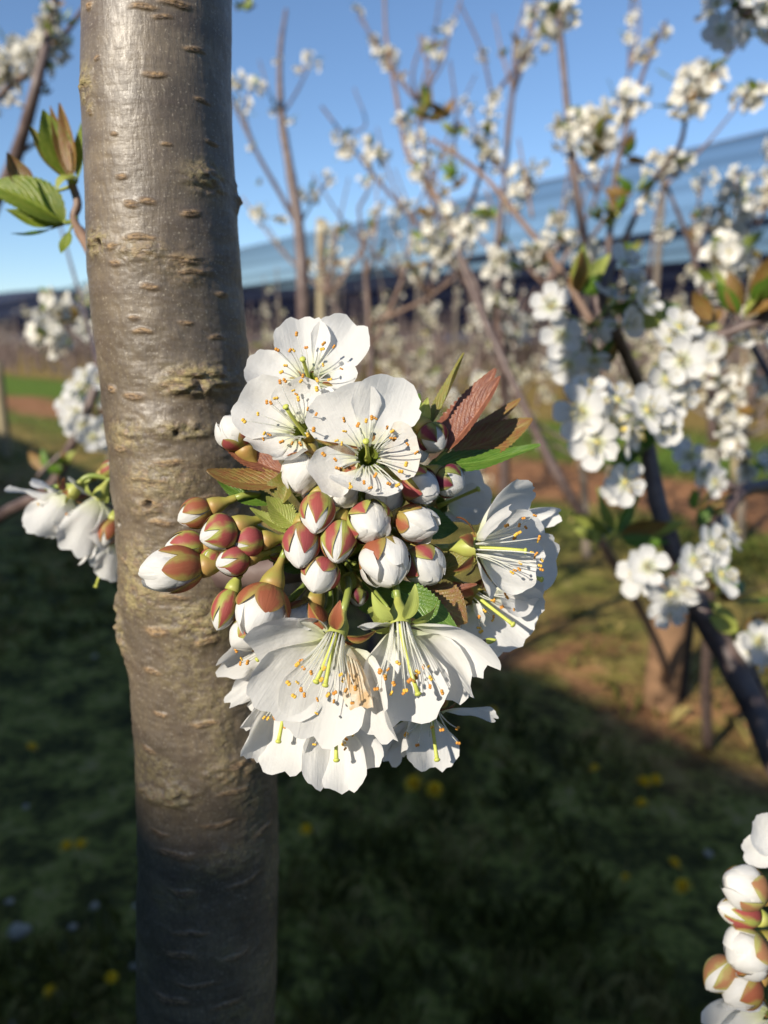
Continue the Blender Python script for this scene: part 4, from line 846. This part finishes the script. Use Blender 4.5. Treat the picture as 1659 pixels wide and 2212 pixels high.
# right tree, about 0.6 m away
def jit(lst, d, s=.03): return [(x, y, d + rnd.uniform(-s, s)) for (x, y) in lst]
pxtree('cherry_tree', 'blossoming cherry tree at the right edge with thick dark purple branch', 'tree',
       [([(1766, 3480, .746), (1800, 2600, .62), (1770, 1900, .548), (1680, 1640, .56), (1590, 1450, .58), (1500, 1290, .60), (1430, 1120, .62), (1398, 960, .63), (1385, 840, .62)], 68, 26),
        ([(1780, 1040, .80), (1659, 1050, .76), (1600, 1065, .73), (1560, 1130, .70), (1530, 1210, .66)], 34, 24), ([(1600, 1065, .73), (1530, 1020, .72), (1470, 980, .72)], 24, 14),
        ([(1740, 670, .60), (1659, 685, .60), (1590, 712, .61), (1500, 745, .62)], 30, 14), ([(1385, 840, .62), (1340, 740, .56), (1300, 640, .54), (1330, 560, .55)], 28, 14),
        ([(1385, 840, .62), (1450, 790, .62), (1470, 720, .62)], 18, 10), ([(1750, -60, .7), (1659, 10, .7), (1590, 30, .7)], 26, 16), ([(1690, 860, .9), (1600, 700, .9), (1570, 600, .9)], 16, 10), ([(1659, 1520, .58), (1625, 1430, .58), (1640, 1360, .58)], 14, 9)],
       [(1570, 560, .9, .9), (1555, 610, .9, .7), (1600, 580, .92, .6), (1620, 1000, .95, .8), (1580, 880, 1.0, .9), (1540, 790, 1.0, .9), (1560, 960, 1.0, .8), (1640, 820, .95, .7)],
       [(1300, 800, .57, .8), (1240, 800, .57, .6), (1385, 985, .62, 1.0), (1350, 1000, .62, .7), (1330, 1160, .6, 1.0), (1300, 1165, .6, .6), (1600, 690, .6, 1.1), (1540, 700, .6, .8), (1570, 1300, .6, .9), (1600, 1370, .58, .8), (1580, 25, .7, .9), (1500, 1110, .68, .8), (1250, 640, .56, .9), (1330, 680, .58, 1.1), (1620, 660, .6, .9), (1500, 1140, .6, .7), (1545, 1280, .58, .6)],
       flowers=[jit([(1282, 905), (1335, 862), (1362, 930), (1290, 958), (1255, 890), (1320, 915), (1400, 885), (1268, 850), (1425, 920)], .455, .012),
                jit([(1442, 820), (1475, 778), (1450, 735), (1474, 855), (1470, 705)], .5, .02), [(1352, 1042, .47), (1330, 1056, .475, .6)],
                jit([(1190, 660), (1250, 740), (1295, 700), (1320, 640), (1285, 780), (1228, 790), (1350, 700), (1370, 610), (1395, 650), (1215, 725), (1350, 570)], .53, .015),
                jit([(1400, 1225), (1450, 1285), (1500, 1210), (1540, 1175), (1560, 1240), (1480, 1265), (1572, 1150), (1440, 1318), (1385, 1240)], .5, .015),
                jit([(1645, 1360), (1625, 1400), (1605, 1440), (1655, 1420), (1640, 1385)], .58, .02), jit([(1490, 985), (1520, 1022), (1470, 970), (1545, 1040)], .70, .02),
                jit([(1590, 15), (1635, 40), (1560, 62), (1645, 72), (1535, 25), (1610, 70), (1580, 75), (1655, 20), (1550, 8), (1620, -10)], .69, .03), jit([(1650, 730), (1590, 735), (1540, 750), (1510, 745)], .62, .02)])
# mid tree, about 1.5 m away
mid_cl = [(rnd.uniform(860, 1220), rnd.uniform(570, 900), rnd.uniform(1.5, 2.2), rnd.uniform(.35, .8)) for _ in range(22)] + [(1200, 45, 1.45, 1.1), (1180, 85, 1.45, .9), (1230, 30, 1.45, .8), (1165, 30, 1.45, .7), (1055, 250, 1.6, .8), (1050, 300, 1.6, .9), (1060, 345, 1.6, .8), (1065, 210, 1.6, .6), (870, 262, 1.5, .6), (895, 300, 1.5, .7), (900, 375, 1.5, .6),
          (735, 300, 1.8, .8), (750, 322, 1.8, .8), (800, 320, 1.8, .9), (815, 345, 1.8, .8), (945, 470, 1.5, 1.1), (985, 490, 1.5, 1.1), (1010, 510, 1.5, .8), (920, 520, 1.5, .9), (960, 540, 1.5, 1), (900, 540, 1.5, .6), (1040, 470, 1.5, .8),
          (1270, 285, 1.3, 1.0), (1300, 255, 1.3, 1.1), (1335, 235, 1.3, 1.0), (1315, 300, 1.3, .9), (1370, 205, 1.3, .8), (1250, 270, 1.3, .7), (1285, 315, 1.3, .8), (1215, 285, 1.4, .6), (1220, 300, 1.4, .6), (1430, 350, 1.3, .8), (1470, 355, 1.3, .7),
          (1435, 500, 1.3, .7), (1130, 400, 1.6, .9), (1110, 430, 1.6, .8), (1160, 360, 1.6, .7), (1120, 380, 1.6, .7), (820, 115, 1.6, .7), (840, 130, 1.6, .7), (1045, 120, 2, .6), (1495, 190, 1.1, .9), (1480, 225, 1.1, .8), (1530, 185, 1.1, .9), (1500, 165, 1.1, .7), (1610, 215, 1.1, .8), (1640, 200, 1.1, .6),
          (1200, 480, 1.4, .6), (1150, 540, 1.3, .7), (1180, 520, 1.3, .6), (1265, 560, 1.3, .8), (1280, 540, 1.3, .6), (905, 380, 1.6, .5), (880, 440, 1.6, .5), (855, 455, 1.7, .5), (1400, 440, 1.3, .5), (1230, 520, 1.35, .7), (1215, 20, 1.45, .7), (1080, 560, 1.5, .6), (1060, 590, 1.5, .7)]
pxtree('cherry_tree', 'open branched cherry tree with many white blossoms, behind the cluster at upper right', 'tree',
       [([(1442, 1548, 2.62), (1440, 1450, 2.45), (1390, 1330, 2.1), (1310, 1190, 1.65), (1230, 1070, 1.48), (1170, 960, 1.46), (1115, 840, 1.45), (1050, 700, 1.47), (1005, 590, 1.5), (985, 520, 1.5)], 17, 12),
        ([(1050, 700, 1.47), (1030, 620, 1.5), (1000, 560, 1.5)], 14, 9), ([(1280, 700, 1.35), (1200, 570, 1.4), (1120, 470, 1.45), (1050, 385, 1.5), (985, 335, 1.5), (930, 300, 1.5)], 15, 9),
        ([(1320, 760, 1.35), (1290, 640, 1.38), (1265, 530, 1.4), (1240, 380, 1.42), (1225, 230, 1.44), (1212, 90, 1.45), (1205, 20, 1.45)], 26, 11), ([(1310, 620, 1.35), (1320, 470, 1.32), (1335, 350, 1.3), (1370, 220, 1.3), (1400, 130, 1.3), (1440, 45, 1.3)], 16, 6),
        ([(1330, 560, 1.35), (1400, 410, 1.3), (1465, 320, 1.2), (1485, 250, 1.15), (1530, 170, 1.12), (1600, 90, 1.1)], 14, 5), ([(985, 520, 1.5), (940, 420, 1.52), (880, 330, 1.52), (855, 200, 1.55), (835, 90, 1.6), (830, -20, 1.6)], 13, 6),
        ([(960, 545, 1.5), (870, 450, 1.65), (800, 370, 1.8), (740, 290, 1.85), (695, 230, 1.9)], 11, 5), ([(985, 520, 1.5), (1040, 370, 1.6), (1065, 220, 1.62), (1130, 130, 1.7), (1200, 40, 1.7)], 12, 6), ([(1065, 220, 1.62), (1040, 110, 1.7), (995, 10, 1.8)], 7, 4),
        ([(900, 300, 1.5), (930, 190, 1.55), (905, 75, 1.6)], 7, 4), ([(980, 330, 1.5), (985, 240, 1.55), (972, 130, 1.6)], 6, 4), ([(740, 290, 1.85), (790, 270, 1.85), (765, 190, 1.9)], 5, 3), ([(1400, 600, 1.3), (1420, 450, 1.3), (1460, 330, 1.3)], 6, 4), ([(1150, 470, 1.5), (1120, 300, 1.6)], 7, 4), ([(1265, 530, 1.4), (1340, 430, 1.35)], 12, 6)],
       mid_cl, [(930, 245, 1.5, 1.3), (960, 260, 1.5, 1.2), (905, 255, 1.5, 1.0), (985, 290, 1.5, .9), (990, 375, 1.5, 1), (1000, 400, 1.5, .7), (1065, 470, 1.45, 1.0), (1310, 330, 1.3, 1), (1290, 345, 1.3, .9), (1370, 420, 1.3, 1.1), (1335, 465, 1.3, 1.2), (1300, 480, 1.3, .9), (1170, 575, 1.35, 1.2), (1140, 580, 1.35, 1), (1350, 340, 1.3, .9), (1360, 550, 1.3, .7), (1200, 520, 1.35, .6)], ('twig', 'twig', 'twig_tan', 'twig'))
def twiggy(label, roots, n, seed, d0, d1, ncl, xr, yr):
    r = random.Random(seed); br, cl, tf = [roots[0]], [], []
    br += roots[1:]
    for k in range(n):
        pts, w0, w1 = r.choice(roots); i = r.randrange(max(1, len(pts) // 3), len(pts)); x, y, d = pts[i]; a = r.uniform(-.75, .75); l = r.uniform(110, 300)
        d2 = d + r.uniform(-.15, .15); p1 = (x + math.sin(a) * l * .5 + r.uniform(-18, 18), y - math.cos(a) * l * .45, (d + d2) / 2); p2 = (x + math.sin(a) * l, y - math.cos(a) * l, d2)
        br.append(([(x, y, d), p1, p2], r.uniform(5, 8), r.uniform(2.5, 4)))
        for q in range(r.randint(1, 3)):
            f = r.uniform(.25, 1)
            if len(cl) < ncl: cl.append((x + (p2[0] - x) * f + r.uniform(-5, 5), y + (p2[1] - y) * f, d + (d2 - d) * f, r.uniform(.6, 1.1)))
        if r.random() < .35: tf.append((p1[0], p1[1], p1[2], r.uniform(.5, .9)))
    pxtree('cherry_tree', label, 'tree', br, cl, tf, ('twig', 'twig_tan'), protos=CLS + CL[3:] + CLC[3:])
twiggy('twiggy cherry tree with small scattered blossoms behind the open branched one', [([(1080, 1500, 3.0), (1090, 1000, 2.6), (1085, 780, 2.4), (1075, 560, 2.3), (1090, 380, 2.3), (1110, 200, 2.3)], 24, 6), ([(1085, 780, 2.4), (1000, 600, 2.4), (930, 420, 2.4), (900, 220, 2.4)], 12, 5), ([(1085, 780, 2.4), (1180, 620, 2.4), (1290, 420, 2.4), (1360, 150, 2.4)], 12, 5)], 34, 21, 2.2, 2.5, 52, 0, 0)
twiggy('thin cherry tree with sparse blossoms between the slender young tree and the open one', [([(800, 1500, 2.9), (805, 1000, 2.6), (800, 760, 2.5), (790, 600, 2.5), (775, 450, 2.5)], 20, 6), ([(800, 760, 2.5), (870, 600, 2.5), (890, 480, 2.5)], 10, 5), ([(800, 760, 2.5), (710, 640, 2.5), (690, 540, 2.5)], 9, 4), ([(800, 700, 2.5), (930, 640, 2.4), (980, 580, 2.4)], 9, 4)], 26, 22, 2.4, 2.6, 44, 0, 0)
twiggy('cherry tree with yellow-green young leaves behind the lit clusters at the right', [([(1530, 1625, 2.32), (1525, 1480, 2.05), (1535, 1250, 1.75), (1540, 1000, 1.5), (1530, 760, 1.4), (1500, 560, 1.35), (1440, 400, 1.3)], 24, 7), ([(1530, 760, 1.4), (1590, 620, 1.4), (1640, 480, 1.4)], 10, 5), ([(1540, 1000, 1.5), (1620, 860, 1.4), (1650, 740, 1.4)], 12, 5)], 20, 23, 1.3, 1.5, 30, 0, 0)
# sapling between the trunk and the mid tree
pxtree('cherry_tree', 'slender upright young cherry tree just right of the near trunk', 'tree',
       [([(684, 1485, 2.76), (668, 1300, 2.3), (660, 900, 1.85), (655, 640, 1.7), (645, 490, 1.7), (625, 360, 1.7), (608, 250, 1.7), (605, 120, 1.7), (618, 20, 1.7)], 26, 7), ([(645, 490, 1.7), (600, 410, 1.68), (555, 330, 1.66), (510, 235, 1.65), (470, 160, 1.6)], 11, 6),
        ([(645, 490, 1.7), (680, 430, 1.75), (715, 380, 1.8)], 6, 4), ([(608, 250, 1.7), (640, 200, 1.72), (670, 140, 1.75)], 6, 4), ([(555, 330, 1.66), (530, 250, 1.66), (545, 170, 1.66)], 6, 4), ([(510, 20, 1.1), (530, 5, 1.1), (545, -40, 1.1)], 8, 6), ([(610, 270, 1.7), (585, 210, 1.7), (560, 130, 1.7)], 5, 3)],
       [(640, 150, 1.7, .6), (668, 128, 1.72, .8), (680, 140, 1.72, .6), (512, 175, 1.65, .7), (552, 185, 1.65, .7), (525, 225, 1.65, .6), (590, 240, 1.7, .6), (625, 258, 1.7, .5), (668, 420, 1.75, .8), (708, 385, 1.8, .6), (612, 475, 1.68, .7), (545, 320, 1.66, .5), (598, 130, 1.7, .4), (535, 250, 1.65, .6)],
       [(525, 22, 1.1, .5), (560, 400, 1.7, .4)], 'twig', protos=CLS + CL[3:])
# left trees
pxtree('cherry_tree', 'blossoming cherry branches at the upper left corner of the picture', 'tree',
       [([(-150, 2105, 1.5), (-140, 1500, 1.32), (-120, 900, 1.2), (-40, 520, 1.15), (30, 350, 1.1), (75, 200, 1.05), (105, 70, 1.05), (125, -60, 1.05)], 34, 14), ([(-60, 260, 1.1), (0, 205, 1.1), (50, 165, 1.08), (85, 140, 1.06)], 18, 10), ([(90, 140, 1.06), (140, 75, 1.1), (200, -10, 1.15)], 15, 9), ([(40, 335, 1.1), (75, 310, 1.1), (110, 297, 1.1)], 11, 6)],
       [(35, 135, 1.08, 1.0), (55, 120, 1.06, .9), (80, 95, 1.06, .9), (105, 90, 1.06, .9), (70, 150, 1.06, .7), (-5, 190, 1.1, .9), (125, 100, 1.08, .6), (20, 150, 1.08, .7), (110, 30, 1.05, .5)], [(135, 50, 1.08, .6), (150, 100, 1.1, .5), (90, 205, 1.06, .4), (105, 10, 1.05, .5), (80, 185, 1.06, .5)], 'twig')
pxtree('cherry_tree', 'low blossoming cherry branch half hidden behind the left side of the trunk', 'tree',
       [([(-260, 1420, 1.05), (-40, 1150, .86), (100, 1062, .78), (150, 970, .76), (185, 900, .75), (215, 800, .75), (225, 700, .8)], 24, 12), ([(150, 970, .76), (110, 1000, .76), (80, 1030, .76)], 12, 7), ([(215, 800, .75), (190, 700, .9), (150, 560, 1.1), (120, 450, 1.2)], 12, 4)],
       [(120, 645, 1.3, .7), (145, 680, 1.3, .7), (100, 730, 1.2, .9), (118, 745, 1.2, .7), (200, 640, 1.2, .7), (185, 700, 1.2, .6), (205, 720, 1.1, .6), (90, 680, 1.3, .5)], [(100, 1020, .76, .7), (130, 1005, .76, .5), (170, 690, 1.1, .6), (190, 660, 1.1, .6)], 'twig',
       flowers=[jit([(170, 830), (165, 890), (205, 905), (222, 860), (200, 945), (150, 870), (190, 870), (180, 920), (215, 820), (230, 920), (160, 910), (225, 955), (185, 810)], .75, .03)])

# ---------------------------------------------------------------- orchard trees farther away, each with trunk, limbs and blossom clusters
def row_tree(x, y, h, label, seed, ncl=26, cream=True):
    r = random.Random(seed); ncl = min(96, int(ncl * 1.7)); o0 = V((x, y, 0)); root = empty('cherry_tree', o0, label, 'tree', 'cherry trees of the farther rows')
    th = h * r.uniform(.28, .36); lean = V((r.uniform(-.08, .08), r.uniform(-.08, .08), 0))
    sp = spline([V((0, 0, -.03)), lean * .5 + V((0, 0, th * .6)), lean + V((0, 0, th)), lean * 1.3 + V((0, 0, h * .62)), lean + V((0, 0, h * .95))], 5)
    obj('trunk', tube(sp, [.035 * (1 - .85 * i / (len(sp) - 1)) * h / 2.2 for i in range(len(sp))], 8), M['far_bark'], root)
    tips = [sp[-1], sp[-4], sp[-7]]
    for k in range(9):
        q = 2 * math.pi * k / 9 + r.uniform(-.3, .3); z0 = th * r.uniform(.75, 1.5); l = h * r.uniform(.3, .5); a = V((math.cos(q), math.sin(q), 0))
        b0 = lean + V((0, 0, z0)); pts = spline([b0, b0 + a * l * .55 + V((0, 0, l * .35)), b0 + a * l * .8 + V((0, 0, l * 1.0))], 5)
        obj('branch', tube(pts, [.015 * (1 - .8 * i / (len(pts) - 1)) * h / 2.2 for i in range(len(pts))], 6), M['far_bark'], root); tips += pts[3:]
    for k in range(ncl):
        put('blossom_cluster', r.choice(CLC if cream else CL), r.choice(tips) + rand_dir(r) * .04, root, r.uniform(.8, 1.5), None, r)
    for k in range(4): put('leaf_tuft', r.choice(TU), r.choice(tips), root, 1.0, None, r)
row = [(.12, 3.3, 1.55, 'blossoming cherry tree straight behind the cluster, low and cream coloured'), (-.35, 4.4, 1.75, 'cherry tree with cream blossom right of the near trunk, in front of the tall pole'), (1.15, 4.2, 1.75, 'cherry tree behind the right hanging branch with bare lower trunk'),
       (.55, 5.6, 1.9, 'small cherry tree farther back between two nearer ones'), (-.9, 6.6, 1.9, 'cherry tree far back, mostly hidden by the near trunk'), (2.2, 4.6, 1.8, 'cherry tree at the right edge in front of the posts'), (1.9, 6.4, 1.9, 'far cherry tree between the posts on the right'),
       (-2.6, 7.2, 1.9, 'cherry tree far left of the near trunk beyond the shadow'), (.3, 8.0, 2.0, 'distant cherry tree beyond the red soil strip'), (3.4, 7.2, 2.0, 'distant cherry tree farthest right')]
for i, (x, y, h, lb) in enumerate(row): row_tree(x, y, h, lb, 60 + i, 34 if y < 6 else 24)
def far_rows():
    r = random.Random(77); gs = []
    for k in range(2600):
        v = 11.5 + 42 * r.random() ** 1.3; u = r.uniform(-25, 55) * (1 + v / 60); p = RV * v + RU * u
        if p.y < 5 or abs(p.x) > p.y * .75 + 2: continue
        h = r.uniform(1.2, 2.5); w_ = r.uniform(.012, .05); ln = V((r.uniform(-.3, .3), r.uniform(-.3, .3), 0))
        gs.append(setmi(tube([p, p + ln * .3 + V((0, 0, h * .5)), p + ln + V((0, 0, h))], [w_, w_ * .8, w_ * .3], 4, False), 0))
        for j in range(3):
            a = r.uniform(0, 6.28); q = p + V((math.cos(a) * .35, math.sin(a) * .35, h * r.uniform(.5, 1.1)))
            gs.append(setmi(tube([p + V((0, 0, h * .35)), q], [w_ * .5, w_ * .2], 3, False), 0))
            if r.random() < .55: gs.append(setmi(([q + rand_dir(r) * .07 for _ in range(6)], [(0, 1, 2), (1, 3, 4), (2, 4, 5)]), 1))
    g = merge(gs); o = link(bpy.data.objects.new('far_orchard', mesh('far_orchard', g[0], g[1], [plain('mauve_brown_twigs', (0.20, 0.14, 0.12), .8, (0.13, 0.10, 0.09), 2), M['bl_cream']], None, g[3])))
    o['kind'] = 'stuff'; o['label'] = 'far brown rows of bare and blossoming orchard trees under the nets'
far_rows()

# ---------------------------------------------------------------- posts, poles
def post(name, label, x, y, h, r0, r1, m, lean=(0, 0), group=None):
    root = empty(name, V((x, y, 0)), label, 'post', group)
    pts = [V((lean[0] * k / 8, lean[1] * k / 8, -.1 + (h + .1) * k / 8)) for k in range(9)]; rr = [r0 + (r1 - r0) * k / 8 + rnd.uniform(-.03, .03) * r0 for k in range(9)]
    obj('shaft', tube(pts, rr, 14), M[m], root)
    obj('top_cap', lathe(pts[-1] - V((0, 0, .004)), V((0, 0, 1)), [(0, rr[-1] * 1.03), (.012, rr[-1] * 1.0), (.02, rr[-1] * .8), (.022, 1e-4)], 14), M[m], root)
post('wooden_post', 'stout weathered wooden post in the grass at the right', .915, 2.36, 0.42, .056, .056, 'post', (.02, .02))
post('wooden_stake', 'thin black stake leaning against the right side of the stout post', 1.005, 2.42, 0.46, .022, .02, 'dark_wood', (.01, 0))
post('wooden_post', 'thinner tan post on the green strip behind the lit blossoms', 1.92, 7.5, 1.1, .05, .05, 'post')
post('wooden_post', 'tan post at the left picture edge by the shadow line', -4.05, 8.2, 1.0, .06, .055, 'pole')
post('wooden_post', 'pale pole among the blossoms at the right edge', 3.1, 6.7, 1.8, .05, .045, 'pole')
post('net_pole', 'tall greyish pole among the far blossoms, right of the slender young tree', -.82, 10.2, 2.7, .066, .06, 'pole', (.03, 0))
for k, s in enumerate([-8, 9, 20, 34]):
    p = NV * NV0 + NE * s; post('net_pole', ['grey pole under the net edge outside the right picture edge', 'grey pole under the net edge behind the mid cherry tree', 'far grey net pole right of the near trunk', 'farthest grey net pole at the left'][k], p.x, p.y, 4.45, .06, .055, 'far_bark', (0, 0), 'net poles')

# ---------------------------------------------------------------- dandelions and pale stones on the shaded ground
def on_ground(px, py):
    d = (P(px, py, 1) - CAM); t = 1.2 / -d.z; p = CAM + d * t; return V((p.x, p.y, 0))
def head_mesh():
    r = random.Random(2); gs = []
    for k in range(44):
        q = k * 2.4; e = .15 + .85 * (k / 43); d = V((math.cos(q) * e, math.sin(q) * e, 1.0 - .75 * e)).normalized(); b = d.cross(V((0, 0, 1))).normalized() if e > .05 else V((1, 0, 0))
        gs.append(([b * -.0012, b * .0012, d * .018 + b * .0016, d * .018 - b * .0016], [(0, 1, 2, 3)]))
    g = merge(gs); return mesh('flower_head', g[0], g[1], M['dandelion'], g[2])
HM = head_mesh(); g = tube([V((0, 0, -.01)), V((.004, 0, .03)), V((0, 0, .062))], .0016, 6); SM = mesh('stem', g[0], g[1], M['stalk'], g[2])
dl = [(70, 1657, 1.1, 'dandelion left of the trunk in the dark grass'), (897, 1738, 1.6, 'large dandelion below the cluster, left one of the touching pair'), (936, 1750, 1.4, 'dandelion below the cluster, right one of the touching pair'), (1284, 1704, 1.0, 'lone dandelion midway between the pair and the right trio'),
      (1384, 1738, 1.5, 'large dandelion, biggest of the trio at the right'), (1412, 1726, 1.0, 'small dandelion up and right of the big one in the trio'), (1384, 1785, 1.2, 'lowest dandelion of the trio at the right'), (662, 1838, .9, 'small dandelion close to the right side of the trunk'), (152, 1880, 1.2, 'wide dandelion at lower left, left half of a close pair'), (182, 1877, 1.2, 'dandelion at lower left, right half of a close pair'),
      (1449, 1916, 1.0, 'dandelion at lower right above the brighter one'), (1474, 1969, 1.2, 'bright dandelion at lower right beside the buds'), (1350, 1946, .7, 'faint tiny dandelion at lower right'), (1062, 1572, .9, 'dandelion just right of the lowest flowers, at the shadow edge'), (1865 * .7373, 1790 * .7373, .9, 'dandelion in the sunlit grass left of the stout post'), (118, 2200, .8, 'dandelion at the bottom left'), (420, 1280 + 100, .8, None), (245, 2168, .7, 'faint dandelion near the foot of the trunk, bottom left')]
for (x, y, s, lb) in dl:
    if not lb: continue
    p = on_ground(x, y); root = empty('dandelion', p, lb, 'dandelion', 'yellow dandelions in the grass')
    # keep the head where the photo shows it: the stem's foot is nearer the camera's line by the stem height
    h_ = bpy.data.objects.new('flower_head', HM); link(h_, root); h_.location = (0, 0, .055); h_.scale = (s,) * 3; h_.rotation_euler = (-.5, rnd.uniform(-.2, .2), rnd.uniform(0, 6))
    st = bpy.data.objects.new('stem', SM); link(st, root)
def stone(x, y, s, lb):
    r = random.Random(int(x)); g = ball_geo(1, (1, 1, .55), 14, 9); p = on_ground(x, y); ph = [r.uniform(0, 6) for _ in range(4)]
    vs = [v * (1 + .12 * math.sin(3 * v.x + ph[0]) + .1 * math.sin(4 * v.y + ph[1]) + .06 * math.sin(7 * v.z + 5 * v.x + ph[2])) * s for v in g[0]]
    me = mesh('stone', vs, g[1], M['stone'], g[2]); o = link(bpy.data.objects.new('stone', me)); o.location = p + V((0, 0, s * .3)); top(o, lb, 'stone', 'pale stones in the grass')
for a in [(42, 2018, .022, 'largest pale stone, lying at lower left'), (28, 2230, .02, 'pale stone cut by the lower left corner'), (205, 1960, .010, 'small pale stone left of the trunk foot, level with two others'), (158, 2005, .009, 'little stone right of the largest pale one'), (20, 1950, .009, 'small stone above the largest pale one'), (295, 1960, .009, 'small pale stone closest to the trunk'), (740, 2010, .008, 'small grey stone right of the trunk'), (290, 2090, .008, 'small stone near the trunk foot'), (2075 * .7373, 2505 * .7373, .012, 'pale stone at lower right left of the buds'), (55, 1745, .009, 'small stone below the left dandelion'), (205, 1420, .012, 'pale stone in the shade by the left hanging flowers')]: stone(*a)
